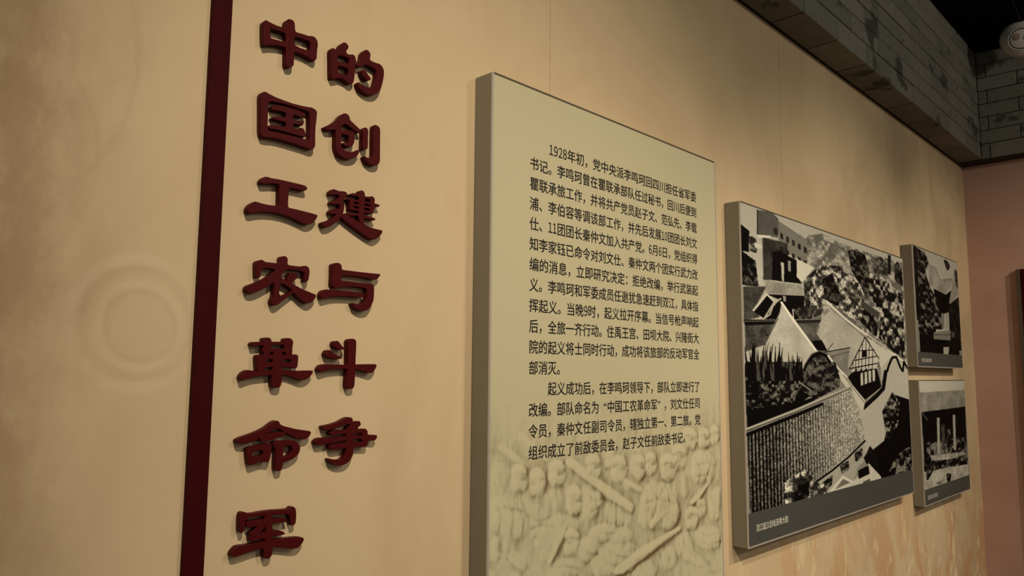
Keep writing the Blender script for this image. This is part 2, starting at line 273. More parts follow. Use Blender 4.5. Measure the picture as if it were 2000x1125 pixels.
# ------------------------------------------------------------------ data traced on the wall (1/10 mm) and on the prints (per mille)
LETTERS = {
 '中': [[[7692,23588,7745,23575,7882,23555,8013,23551,8165,23566,8172,23713,8184,23749,8228,23799,8282,23813,8350,23802,8382,23749,8387,23649,8408,23573,8442,23565,8649,23578,8733,23577,8858,23614,8930,23588,8976,23525,8983,23423,8968,23301,8967,23119,8924,23060,8896,23051,8753,23091,8600,23112,8394,23116,8398,22928,8395,22788,8357,22738,8277,22707,8230,22712,8214,22770,8203,23118,8178,23137,8020,23123,7813,23072,7738,23034,7694,23016,7667,23042,7654,23185,7640,23427,7644,23528],[7799,23439,7822,23443,8004,23454,8190,23460,8199,23249,8133,23246,7988,23229,7845,23219,7808,23237],[8390,23461,8584,23472,8798,23473,8808,23237,8733,23235,8526,23229,8415,23257,8394,23281]]],
 '国': [[[7747,21996,7861,21964,8013,21935,8197,21920,8416,21906,8638,21914,8798,21928,8912,21943,9004,21907,9030,21862,9020,21710,9003,21527,9003,21320,9014,21071,8967,21001,8903,20980,8741,21002,8487,21017,8238,21031,8009,21035,7817,21004,7743,21001,7705,21034,7688,21163,7675,21510,7662,21718,7654,21885,7683,21957],[7825,21769,7854,21801,7927,21830,8109,21846,8325,21846,8545,21839,8786,21836,8848,21815,8876,21165,8814,21165,8734,21176,8480,21174,8185,21176,7884,21154,7840,21200]],[[7933,21713,7968,21758,8112,21782,8296,21795,8515,21794,8676,21777,8766,21742,8712,21684,8657,21655,8458,21670,8440,21643,8440,21542,8558,21542,8660,21575,8695,21511,8673,21476,8625,21464,8467,21468,8444,21441,8443,21361,8551,21351,8628,21406,8699,21409,8734,21359,8769,21279,8763,21234,8716,21215,8477,21224,8229,21230,8001,21225,7904,21208,7862,21236,7886,21279,7937,21308,8133,21321,8273,21341,8284,21380,8268,21451,8096,21445,7983,21445,7948,21456,7973,21491,8010,21512,8123,21526,8273,21550,8279,21653,8209,21663,8087,21660,7959,21641,7920,21659]]],
 '工': [[[7836,20136,7898,20145,7988,20132,8155,20141,8418,20136,8618,20131,8796,20124,8845,20093,8853,20057,8814,20019,8773,20012,8583,20014,8429,20019,8406,19951,8399,19816,8396,19682,8403,19586,8430,19557,8577,19554,8848,19537,9112,19517,9144,19491,9089,19389,9036,19325,8942,19274,8860,19258,8750,19288,8613,19329,8452,19370,8267,19396,8060,19405,7846,19388,7686,19350,7565,19308,7504,19304,7472,19339,7481,19410,7532,19489,7626,19561,7688,19562,7801,19546,7952,19541,8105,19549,8176,19549,8197,19570,8191,19780,8187,20020,8147,20043,7980,20023,7842,19991,7774,19984,7742,20002,7758,20058,7799,20108]]],
 '农': [[[8339,18484,8391,18487,8438,18457,8446,18410,8444,18326,8477,18300,8636,18299,8770,18302,8890,18337,8959,18310,8989,18252,8987,18154,8971,18031,8939,17992,8899,17976,8880,17992,8878,18144,8855,18196,8774,18212,8573,18215,8416,18204,8379,18171,8318,18088,8308,18028,8335,17995,8414,17979,8533,17936,8668,17871,8859,17803,9052,17747,9177,17714,9166,17659,9120,17588,9047,17528,8966,17510,8884,17535,8773,17604,8649,17708,8609,17723,8545,17670,8432,17578,8332,17494,8245,17429,8195,17411,8138,17422,8110,17472,8126,17543,8161,17604,8160,17756,8167,17885,8122,17883,8025,17814,7891,17733,7747,17657,7639,17625,7566,17642,7528,17684,7543,17748,7583,17788,7726,17845,7870,17916,8016,18011,8112,18102,8192,18175,8057,18193,7932,18189,7870,18171,7847,18133,7833,18051,7823,17998,7788,17966,7757,17957,7746,17985,7737,18122,7729,18236,7743,18307,7837,18347,7875,18340,7926,18310,8052,18313,8218,18308,8283,18330,8283,18427,8301,18465],[8307,17898,8392,17882,8499,17826,8593,17769,8575,17732,8517,17703,8441,17661,8339,17624,8293,17638,8271,17695,8286,17790]],[[8550,18147,8643,18150,8698,18108,8694,18053,8624,17980,8567,17921,8493,17950,8452,17982,8483,18033,8506,18095]]],
 '革': [[[7700,16573,7735,16615,7810,16618,7962,16623,8167,16636,8470,16641,8473,16581,8170,16571,7965,16561,7826,16551,7726,16533]],[[7965,16682,7990,16715,8092,16719,8132,16694,8147,16647,8139,16540,8135,16351,7981,16347]],[[8448,16682,8473,16722,8574,16729,8636,16695,8659,16629,8642,16556,8643,16398,8638,16350,8508,16347,8487,16419,8455,16538]],[[7956,16476,8161,16493,8463,16502,8638,16501,8641,16429,8427,16423,8177,16423,7959,16411]],[[7831,16320,7861,16356,8180,16366,8443,16358,8657,16377,8752,16383,8795,16347,8790,16195,8778,16110,8738,16085,8669,16103,8441,16118,8192,16109,8012,16099,8010,16007,7865,16006,7845,16157],[8036,16272,8217,16275,8213,16222,8175,16200,8027,16201],[8433,16279,8641,16277,8643,16241,8611,16204,8434,16208]],[[8209,16435,8413,16441,8428,16118,8427,15844,8412,15725,8381,15689,8330,15672,8264,15678,8211,15702,8199,15820,8197,15997,8218,16163]],[[7514,15834,7490,15895,7544,15981,7639,16039,7726,16028,7814,16017,8016,16031,8444,16040,8740,16034,8863,16028,9001,16039,9169,16038,9164,15991,9111,15917,9023,15850,8913,15831,8816,15850,8678,15904,8542,15945,8435,15951,8200,15944,8020,15931,7819,15913,7672,15878,7551,15832]]],
 '命': [[[7485,14631,7552,14668,7882,14758,8102,14844,8258,14954,8352,14987,8408,14954,8424,14904,8509,14863,8792,14789,9154,14727,9178,14701,9144,14627,9074,14573,8944,14562,8843,14592,8656,14683,8514,14752,8442,14805,8359,14827,8292,14812,8160,14751,8056,14695,7941,14623,7787,14572,7634,14552,7532,14558,7483,14596]],[[8005,14662,8082,14706,8241,14735,8445,14755,8542,14738,8564,14706,8531,14665,8409,14634,8248,14600,8115,14571,8036,14558,8002,14590,7987,14627]],[[7716,14452,7805,14476,7986,14495,8117,14523,8224,14529,8253,14491,8247,14321,8225,14214,8201,14155,8149,14141,8081,14164,7977,14154,7874,14126,7790,14109,7759,14141,7739,14249],[7835,14385,7965,14404,8057,14394,8083,14344,8073,14291,7958,14275,7848,14259,7829,14290]],[[8298,14537,8371,14563,8523,14554,8661,14559,8789,14539,8891,14477,8926,14400,8913,14301,8859,14230,8749,14163,8625,14123,8529,14118,8520,14009,8495,13956,8441,13936,8384,13947,8366,13985,8361,14204,8358,14411,8308,14463,8286,14501],[8534,14461,8624,14456,8723,14431,8753,14386,8742,14325,8689,14254,8607,14217,8531,14210,8525,14290,8531,14363]]],
 '军': [[[7636,13134,7662,13183,7719,13188,7811,13136,7939,13132,8121,13145,8334,13143,8551,13129,8731,13120,8771,13158,8826,13164,8878,13103,8891,12979,8884,12820,8843,12783,8780,12782,8767,12872,8737,12986,8693,13027,8528,13042,8338,13053,8125,13062,7943,13067,7814,13066,7752,13039,7737,12947,7724,12833,7701,12790,7653,12793,7634,12823,7629,12962,7630,13077]],[[7776,12937,7799,12980,7843,12992,8129,12990,8342,12975,8559,12959,8670,12933,8686,12883,8604,12875,8346,12885,8134,12883,7952,12878,7837,12867,7785,12889]],[[8175,13115,8323,13097,8336,12821,8357,12782,8369,12542,8374,12293,8350,12225,8299,12186,8232,12191,8198,12220,8192,12274,8189,12416,8208,12566,8210,12802,8187,12864,8168,12985]],[[8068,12892,8200,12874,8138,12788,8076,12726,7884,12683,7856,12740,7955,12802]],[[7865,12686,7908,12715,8037,12720,8207,12720,8367,12727,8529,12711,8627,12661,8645,12628,8574,12620,8372,12613,8213,12601,8043,12602,7902,12582,7872,12609]],[[7493,12354,7478,12394,7506,12452,7589,12525,7676,12534,7752,12523,7969,12531,8203,12543,8402,12538,8633,12534,8911,12518,9067,12495,9105,12447,9045,12358,8963,12297,8823,12300,8669,12342,8504,12379,8368,12412,8130,12413,7911,12394,7722,12361,7561,12341]]],
 '的': [[[9336,23418,9363,23496,9417,23507,9488,23467,9554,23461,9569,23591,9605,23665,9681,23742,9744,23746,9802,23695,9804,23639,9751,23566,9745,23522,9786,23486,9850,23485,9928,23525,9985,23514,10020,23441,10031,23359,10019,23243,10003,23041,9985,22867,9939,22805,9876,22786,9795,22819,9699,22853,9574,22851,9483,22804,9407,22774,9376,22786,9362,22959,9353,23176],[9515,23376,9631,23405,9773,23405,9850,23394,9855,23269,9731,23252,9536,23233,9515,23254],[9532,23128,9657,23146,9830,23150,9840,22978,9743,22956,9570,22960,9538,22985]],[[10312,23764,10379,23762,10439,23702,10434,23614,10420,23545,10504,23528,10623,23521,10708,23533,10795,23494,10849,23409,10853,23294,10824,23111,10778,22939,10698,22801,10599,22723,10483,22683,10350,22682,10234,22713,10134,22769,10099,22844,10121,22900,10195,22872,10311,22841,10444,22851,10543,22893,10606,23019,10634,23171,10646,23319,10611,23359,10509,23392,10374,23409,10325,23408,10244,23340,10148,23289,10070,23272,10057,23325,10143,23422,10189,23522,10201,23626,10248,23712]],[[10216,23218,10280,23251,10340,23198,10417,23135,10478,23075,10429,23032,10371,23015,10287,23054,10220,23105,10202,23157]]],
 '创': [[[9634,21911,9696,21991,9767,22034,9841,22036,9901,21979,9912,21910,10064,21826,10210,21746,10217,21689,10171,21657,10001,21717,9834,21790,9753,21777,9675,21687,9566,21604,9456,21563,9346,21530,9268,21532,9250,21583,9358,21644,9512,21760,9573,21825]],[[9549,21607,9667,21678,9695,21586,9692,21443,9690,21301,9710,21207,9760,21154,9859,21134,9989,21148,10087,21191,10169,21245,10203,21224,10180,21154,10125,21070,10028,21007,9897,20972,9767,20972,9653,21011,9585,21095,9557,21201,9554,21411]],[[9647,21581,9759,21622,9888,21654,10004,21660,10063,21617,10063,21501,10047,21383,10000,21301,9936,21260,9838,21257,9755,21281,9738,21308,9786,21337,9851,21338,9907,21365,9912,21466,9901,21528,9843,21536,9714,21526,9657,21520]],[[10294,21759,10317,21815,10359,21840,10420,21818,10442,21765,10436,21589,10444,21357,10395,21303,10336,21289,10301,21311,10302,21514]],[[10599,21891,10619,21953,10648,21977,10746,21957,10787,21893,10794,21554,10805,21114,10776,21034,10708,20983,10587,20958,10483,20980,10396,21035,10351,21090,10358,21142,10427,21114,10530,21107,10598,21143,10612,21248,10601,21568]]],
 '建': [[[10238,20200,10259,20263,10297,20289,10359,20281,10392,20234,10404,20124,10390,19857,10396,19477,10271,19511,10246,19690,10247,19965]],[[9944,20108,10033,20170,10108,20183,10171,20155,10309,20173,10465,20161,10575,20187,10622,20204,10679,20158,10689,20106,10562,20118,10420,20122,10249,20123,10095,20125]],[[10576,20167,10622,20202,10685,20146,10683,20052,10680,19918,10666,19836,10604,19799,10563,19833,10569,19980]],[[9903,20021,10038,20040,10129,20030,10252,20032,10407,20038,10564,20045,10723,20039,10844,20026,10814,19980,10725,19979,10566,19986,10401,19998,10253,19992,10101,19979,9980,19972]],[[9997,19916,10133,19930,10255,19938,10411,19937,10663,19935,10673,19884,10554,19891,10412,19890,10257,19895,10135,19881,9999,19865]],[[9986,19804,10137,19829,10259,19833,10414,19828,10571,19834,10667,19823,10637,19778,10542,19776,10416,19776,10261,19788,10002,19768]],[[9871,19670,10080,19716,10263,19719,10388,19699,10544,19697,10687,19686,10728,19659,10689,19627,10578,19636,10406,19636,10265,19667,9992,19640,9872,19631]],[[9994,20000,10103,20006,10111,19786,9995,19767]],[[9445,20046,9457,20111,9534,20183,9615,20172,9704,20158,9822,20180,9890,20164,9914,20116,9858,20016,9801,19954,9842,19832,9824,19726,9799,19594,9743,19534,9722,19684,9731,19839,9686,19858,9526,19824,9482,19836,9495,19889,9595,19938,9681,19985,9722,20069,9619,20070,9503,20050]],[[9470,19593,9459,19623,9488,19685,9560,19722,9690,19743,9808,19750,9784,19617,9698,19553,9636,19620,9535,19603]],[[9282,19288,9259,19334,9286,19376,9413,19420,9539,19496,9637,19594,9752,19664,9827,19650,9757,19549,9672,19459,9545,19352,9432,19285,9333,19270]],[[9754,19613,9872,19650,9993,19624,10177,19549,10333,19507,10411,19493,10553,19448,10744,19423,10937,19417,10939,19370,10862,19266,10752,19185,10658,19159,10530,19195,10278,19304,10030,19423,9786,19554]]],
 '与': [[[9588,18421,9597,18448,9672,18487,9756,18487,9814,18445,9823,18373,9846,18339,10016,18342,10306,18340,10603,18343,10899,18350,10907,18330,10833,18234,10758,18202,10607,18213,10383,18234,10164,18238,9949,18222,9837,18211,9809,18185,9805,18118,9827,18090,10026,18090,10315,18086,10537,18090,10656,18099,10717,18073,10739,18006,10740,17856,10730,17706,10674,17590,10588,17479,10485,17442,10383,17435,10265,17470,10176,17531,10145,17589,10173,17603,10246,17584,10333,17578,10420,17609,10493,17651,10535,17716,10545,17841,10545,17940,10511,17974,10392,17982,10173,17988,10030,17981,9889,17956,9749,17926,9653,17912,9603,17943,9587,18001,9595,18158]],[[9308,17670,9299,17716,9342,17814,9422,17854,9531,17854,9724,17864,9963,17866,10250,17860,10412,17854,10471,17835,10473,17785,10415,17756,10254,17750,9967,17746,9757,17735,9564,17708,9402,17660,9336,17643]]],
 '斗': [[[10063,16602,10058,16714,10094,16759,10168,16778,10243,16765,10278,16722,10281,16546,10273,16357,10276,16194,10276,16057,10269,15857,10264,15695,10224,15646,10150,15634,10079,15649,10060,15696,10067,15906,10076,16154]],[[9312,16048,9317,16084,9370,16157,9453,16182,9551,16178,9780,16175,10071,16179,10369,16189,10613,16199,10855,16202,10876,16177,10835,16087,10759,16010,10651,15996,10527,16034,10374,16070,10253,16081,9986,16091,9754,16083,9556,16062,9403,16019,9341,16006]],[[9676,16614,9688,16676,9730,16708,9788,16710,9833,16669,9894,16596,9983,16549,9955,16526,9853,16518,9765,16543,9699,16578]],[[9472,16401,9498,16462,9538,16500,9595,16495,9684,16430,9801,16378,9918,16343,9904,16322,9803,16304,9674,16314,9559,16336,9487,16365]]],
 '争': [[[9464,14817,9540,14828,9736,14856,9906,14898,10048,14965,10135,14993,10209,14984,10247,14946,10250,14872,10199,14837,10082,14842,9966,14816,9825,14762,9684,14732,9544,14727,9487,14747]],[[10183,14887,10257,14878,10346,14887,10436,14895,10467,14857,10469,14801,10410,14766,10382,14718,10204,14714,10114,14755,10215,14812]],[[9674,14631,9661,14670,9699,14702,9855,14718,10058,14709,10248,14725,10428,14698,10533,14711,10609,14714,10664,14668,10674,14605,10660,14569,10536,14627,10296,14630,10090,14628,9916,14619,9703,14603]],[[10534,14687,10640,14694,10676,14618,10678,14493,10683,14343,10623,14297,10546,14327,10537,14500]],[[9308,14432,9291,14492,9357,14553,9439,14566,9663,14554,9861,14561,10092,14573,10298,14575,10508,14570,10690,14561,10814,14563,10939,14548,10943,14504,10895,14437,10818,14435,10695,14442,10510,14490,10301,14501,10096,14476,9865,14465,9639,14442,9432,14419,9342,14418]],[[9672,14321,9656,14379,9711,14408,9867,14417,10097,14433,10303,14434,10513,14418,10680,14418,10690,14355,10623,14303,10517,14310,10307,14317,10073,14307,9872,14296,9716,14288]],[[10100,14743,10307,14734,10297,14587,10298,14366,10297,14208,10271,14112,10215,14031,10144,13975,10029,13936,9914,13939,9799,13966,9698,14022,9654,14072,9660,14108,9724,14085,9852,14058,9967,14055,10052,14091,10093,14161,10111,14256,10100,14561]]],
}
COURTYARD = [
 ('f',[-5,2,1005,5,1008,479,0,495],0.66),
 ('t',[276,93,332,37,409,15,510,25,619,29,815,27,1003,23,1008,479,342,489],0.38,0.74,5),
 ('f',[76,9,140,0,175,15,172,76,73,87],0.36),
 ('f',[175,21,322,53,318,135,171,112],0.46),
 ('t',[95,89,216,86,214,163,202,208,93,223],0.2,0.3,6),
 ('f',[69,87,137,77,130,85,76,95],0.8),
 ('l',[76,9,73,85],2,0.2),
 ('f',[181,58,195,59,194,78,180,77],0.2),
 ('f',[179,102,193,104,192,119,178,118],0.18),
 ('f',[210,63,224,65,223,83,209,83],0.2),
 ('f',[208,108,222,110,221,125,207,124],0.18),
 ('f',[240,69,254,70,253,89,239,88],0.2),
 ('f',[238,114,252,116,251,131,237,130],0.18),
 ('f',[271,74,285,76,284,95,269,94],0.2),
 ('f',[268,120,283,122,282,137,267,136],0.18),
 ('f',[302,80,317,82,316,101,301,100],0.2),
 ('f',[299,126,314,128,314,144,298,143],0.18),
 ('f',[150,48,170,49,169,69,149,69],0.22),
 ('f',[141,128,176,116,214,127,260,134,260,188,287,209,186,215,134,217],0.08),
 ('f',[179,153,195,153,192,213,182,213],0.7),
 ('f',[214,142,230,142,227,177,214,177],0.55),
 ('f',[263,129,356,142,289,202,258,190],0.78),
 ('t',[310,184,367,144,365,178],0.05,0.25,3),
 ('t',[100,224,285,214,298,246,106,263],0.46,0.62,8),
 ('f',[106,265,298,248,291,289,239,299,181,299,165,275],0.06),
 ('f',[183,260,198,260,199,279,186,278],0.55),
 ('t',[296,208,342,188,334,323,254,330,239,299,300,282],0.16,0.4,4),
 ('f',[-1,69,37,83,32,148,-2,149],0.1),
 ('t',[-2,148,37,162,81,179,70,246,-1,250],0.03,0.42,4),
 ('t',[36,97,68,101,66,146,38,142],0.2,0.6,3),
 ('f',[57,113,93,115,92,127,60,129],0.76),
 ('f',[58,149,82,168,95,242,70,240],0.68),
 ('t',[3,255,107,241,54,312,73,338,4,356],0.2,0.34,6),
 ('f',[49,324,109,267,139,283,89,340],0.05),
 ('l',[45,321,107,265,140,284],2.6,0.78),
 ('f',[95,343,144,288,175,274,239,304,258,330],0.04),
 ('l',[90,342,119,326,134,299,152,284,173,271],2.4,0.66),
 ('l',[232,300,234,331],2,0.7),
 ('f',[2,352,157,339,147,355,7,371],0.12),
 ('l',[2,357,156,343],1.4,0.4),
 ('t',[5,370,149,354,99,418,6,446],0.2,0.36,5),
 ('t',[237,332,390,317,370,342,360,371,403,414,337,417,261,356],0.28,0.44,6),
 ('f',[241,332,390,317,372,332,253,343],0.2),
 ('l',[241,333,388,318],1.4,0.5),
 ('f',[329,396,385,391,414,425,350,428],0.06),
 ('t',[176,284,165,317,90,421,160,410,240,437,308,462,350,427,245,339],0.6,0.72,10),
 ('l',[177,284,237,337,349,428],4.5,0.86),
 ('l',[157,335,90,421],1.2,0.2),
 ('t',[322,213,362,162,402,133,462,118,523,132,566,138,667,155,673,231,643,309,554,292,473,252,414,247,381,308,330,315],0.2,0.98,4),
 ('t',[399,180,460,148,507,213,493,262,414,247],0.05,0.35,4),
 ('t',[573,47,630,30,694,41,733,159,692,216,654,169,590,116],0.05,0.45,4),
 ('t',[462,118,525,114,534,137,471,140],0.08,0.5,3),
 ('t',[719,109,807,109,982,162,983,436,886,412,771,364,793,271,711,201],0.08,0.82,5),
 ('t',[749,51,815,27,866,45,861,101,757,103],0.2,0.5,4),
 ('f',[875,8,900,6,892,90,865,87],0.16),
 ('t',[929,42,960,23,992,61,993,125,923,106],0.1,0.35,4),
 ('f',[650,221,787,259,772,286,647,252],0.3),
 ('t',[665,257,772,287,753,359,643,309],0.06,0.62,5),
 ('l',[703,298,705,343],2.5,0.06),
 ('t',[425,253,663,352,653,371,553,486,441,435,357,371,390,318,441,282],0.58,0.7,9),
 ('l',[423,253,532,303,663,349,782,385,898,424,995,460],4.5,0.84),
 ('l',[442,273,656,360],1.2,0.3),
 ('f',[674,361,891,427,852,481,774,483,758,443],0.74),
 ('l',[680,357,892,417],1.6,0.35),
 ('f',[667,365,762,443,742,483,549,486],0.74),
 ('l',[667,365,549,486],2,0.06),
 ('l',[667,365,764,443],2.2,0.06),
 ('l',[618,418,730,410],2,0.06),
 ('l',[586,455,746,434],2.2,0.06),
 ('l',[556,485,748,462],2.4,0.06),
 ('l',[598,438,590,485],1.6,0.08),
 ('l',[621,413,610,485],1.6,0.08),
 ('l',[646,390,633,485],1.6,0.08),
 ('l',[672,376,659,484],1.6,0.08),
 ('l',[695,394,682,484],1.6,0.08),
 ('l',[720,415,709,484],1.6,0.08),
 ('l',[577,460,570,486],1.6,0.08),
 ('f',[640,419,675,414,673,439,638,442],0.05),
 ('f',[397,434,557,410,551,424,420,448],0.5),
 ('l',[394,432,559,409],2.0,0.14),
 ('l',[420,448,553,424],1.5,0.1),
 ('t',[420,448,551,424,541,479,560,503,517,515,457,481],0.4,0.54,7),
 ('l',[414,425,432,412,455,397],1.2,0.15),
 ('t',[286,537,307,473,363,441,429,464,481,503,479,538],0.14,0.46,4),
 ('l',[256,537,293,478,331,447,368,435,409,445,448,478,481,503],7,0.07),
 ('l',[252,524,285,476,322,440,369,428,421,439],1.5,0.4),
 ('l',[420,444,458,475,527,515],4.5,0.8),
 ('f',[774,483,842,440,898,429,1009,464,1003,527,770,527],0.66),
 ('l',[809,514,840,467,870,436,905,432,933,472,955,492,969,451,1000,479],6,0.05),
 ('f',[767,554,817,495,1006,493,1010,626,891,642,786,760,625,806,600,673,571,582,633,641],0.66),
 ('l',[811,495,786,561,739,585,636,629],10,0.12),
 ('l',[792,492,767,557,715,579,636,605],1.6,0.6),
 ('f',[452,488,507,505,648,605,629,645,560,585,485,522],0.74),
 ('l',[507,510,641,611],1.4,0.3),
 ('f',[538,517,584,486,742,483,760,522,773,554,648,601,568,546],0.05),
 ('f',[623,501,641,499,640,545,621,549],0.72),
 ('f',[651,497,670,495,668,540,649,544],0.72),
 ('f',[679,493,699,490,697,534,678,539],0.72),
 ('f',[708,489,728,486,727,529,707,533],0.72),
 ('f',[564,487,588,483,587,494,563,501],0.7),
 ('f',[599,486,624,482,624,491,598,497],0.7),
 ('f',[636,484,661,480,661,487,635,494],0.7),
 ('f',[673,482,700,478,699,483,672,490],0.7),
 ('f',[712,480,739,476,739,480,711,486],0.7),
 ('f',[2,504,254,480,304,523,337,566,231,611,5,649],0.05),
 ('t',[4,476,272,469,250,554,223,595,6,612],0.0,0.5,3),
 ('t',[250,554,307,468,459,465,483,516,481,551,336,591],0.12,0.44,4),
 ('l',[233,570,291,523,271,491],3,0.3),
 ('l',[252,533,315,563],2.5,0.5),
 ('g',[10,512,270,511,276,393,15,384],70),
 ('f',[5,635,182,609,336,582,335,599,181,634,5,673],0.05),
 ('s',[5,679,180,640,430,593,559,553,570,585,623,692,635,756,414,834,292,868,158,922,98,935,10,937],0.05,0.58,19),
 ('l',[5,682,229,639,372,608],6,0.07),
 ('l',[4,667,230,622,373,589,551,552],4.5,0.62),
 ('l',[4,671,230,627,551,557],1.4,0.2),
 ('f',[297,867,635,756,624,824,578,842,547,891,409,910,353,901],0.6),
 ('l',[288,869,414,835,517,801,633,753],4,0.05),
 ('t',[355,869,415,848,413,880,364,898],0.1,0.5,2),
 ('t',[464,824,519,812,520,842,474,854],0.1,0.5,2),
 ('t',[560,789,612,776,610,806,564,824],0.1,0.5,2),
 ('f',[882,588,1008,612,996,953,757,936,666,877,619,812,773,765],0.04),
 ('t',[771,650,856,575,914,616,891,708,799,767],0.06,0.6,4),
 ('t',[807,883,857,843,915,817,1005,805,996,953,783,933],0.06,0.55,4),
 ('t',[625,812,668,774,741,837,725,885,678,867],0.02,0.22,4),
 ('t',[162,842,211,824,274,814,311,853,354,877,370,925,280,941,161,940],0.16,0.95,5),
 ('t',[217,860,285,854,282,900,206,918],0.02,0.3,5),
 ('t',[310,873,364,871,398,924,315,932],0.2,0.95,4),
 ('f',[357,915,481,859,544,889,652,836,736,895,759,940,445,944],0.72),
 ('f',[433,912,480,912,477,941,431,939],0.05),
 ('f',[505,914,597,905,596,943,503,942],0.05),
 ('f',[577,855,651,843,656,876,580,885],0.12),
 ('f',[429,899,480,871,523,889],0.42),
 ('l',[409,902,479,863,542,890],2,0.85),
 ('f',[606,899,658,893,662,922,616,921],0.35),
 ('f',[645,910,710,913,673,926],0.08),
]
HALL = [
 ('f',[5,11,1032,-12,1011,892,16,898],0.62),
 ('t',[310,115,486,125,581,221,848,172,866,211,681,339,459,327,316,290],0.46,0.6,6),
 ('l',[324,118,484,143,571,225,847,175],1.3,0.4),
 ('f',[400,318,681,342,842,277,716,502,522,530,443,442],0.05),
 ('f',[931,74,990,299,838,393,745,415,850,225],0.52),
 ('t',[931,74,1023,87,996,259,942,227],0.2,0.5,3),
 ('t',[19,11,250,24,326,100,242,195,314,302,463,404,477,522,391,705,16,898,24,404],0.04,0.48,3),
 ('t',[19,11,86,11,90,622,24,616],0.02,0.2,4),
 ('t',[318,489,586,513,581,658,411,669],0.1,0.55,3),
 ('t',[673,21,760,25,821,59,774,111,717,94],0.04,0.3,3),
 ('t',[726,433,1014,322,994,715,721,729],0.04,0.22,4),
 ('f',[548,516,623,522,604,647,541,651],0.44),
 ('f',[663,506,703,498,680,654,648,656],0.5),
 ('t',[36,737,987,715,1000,892,29,898],0.02,0.18,4),
 ('f',[354,698,745,655,731,749,346,757],0.44),
 ('l',[351,719,732,698],1.2,0.2),
 ('f',[755,672,840,664,849,716,754,724],0.3),
 ('f',[555,815,689,810,658,891,544,890],0.58),
 ('f',[933,831,1000,829,990,889,932,883],0.48),
 ('f',[11,617,51,614,56,891,16,898,2,794],0.45),
 ('f',[195,603,223,601,223,647,189,649],0.45),
]
PORCH = [
 ('f',[0,0,1019,0,1013,96,15,108],0.68),
 ('t',[5,100,1014,90,989,246,21,260],0.42,0.56,5),
 ('t',[21,257,989,246,967,673,26,643],0.02,0.16,4),
 ('l',[20,263,979,249],1.6,0.06),
 ('l',[31,263,131,327],1.4,0.4),
 ('t',[97,503,945,520,968,664,79,648],0.08,0.55,3),
 ('t',[225,513,458,524,444,624,230,619],0.3,0.5,3),
 ('f',[321,314,379,317,349,618,296,613],0.56),
 ('f',[673,307,734,309,713,617,653,611],0.56),
 ('t',[407,372,487,377,456,594,393,588],0.15,0.35,3),
 ('t',[535,411,606,416,576,620,510,614],0.1,0.4,3),
 ('t',[138,610,915,648,966,676,600,686,185,677],0.45,0.66,4),
 ('t',[15,728,982,749,987,895,2,887],0.5,0.7,4),
 ('t',[23,613,187,659,600,686,980,677,975,765,467,742,15,728],0.05,0.5,3),
 ('t',[40,673,151,655,175,747,58,806],0.04,0.4,3),
 ('t',[460,792,565,805,529,879,474,862],0.06,0.35,3),
 ('t',[219,841,353,841,330,871],0.3,0.5,3),
]
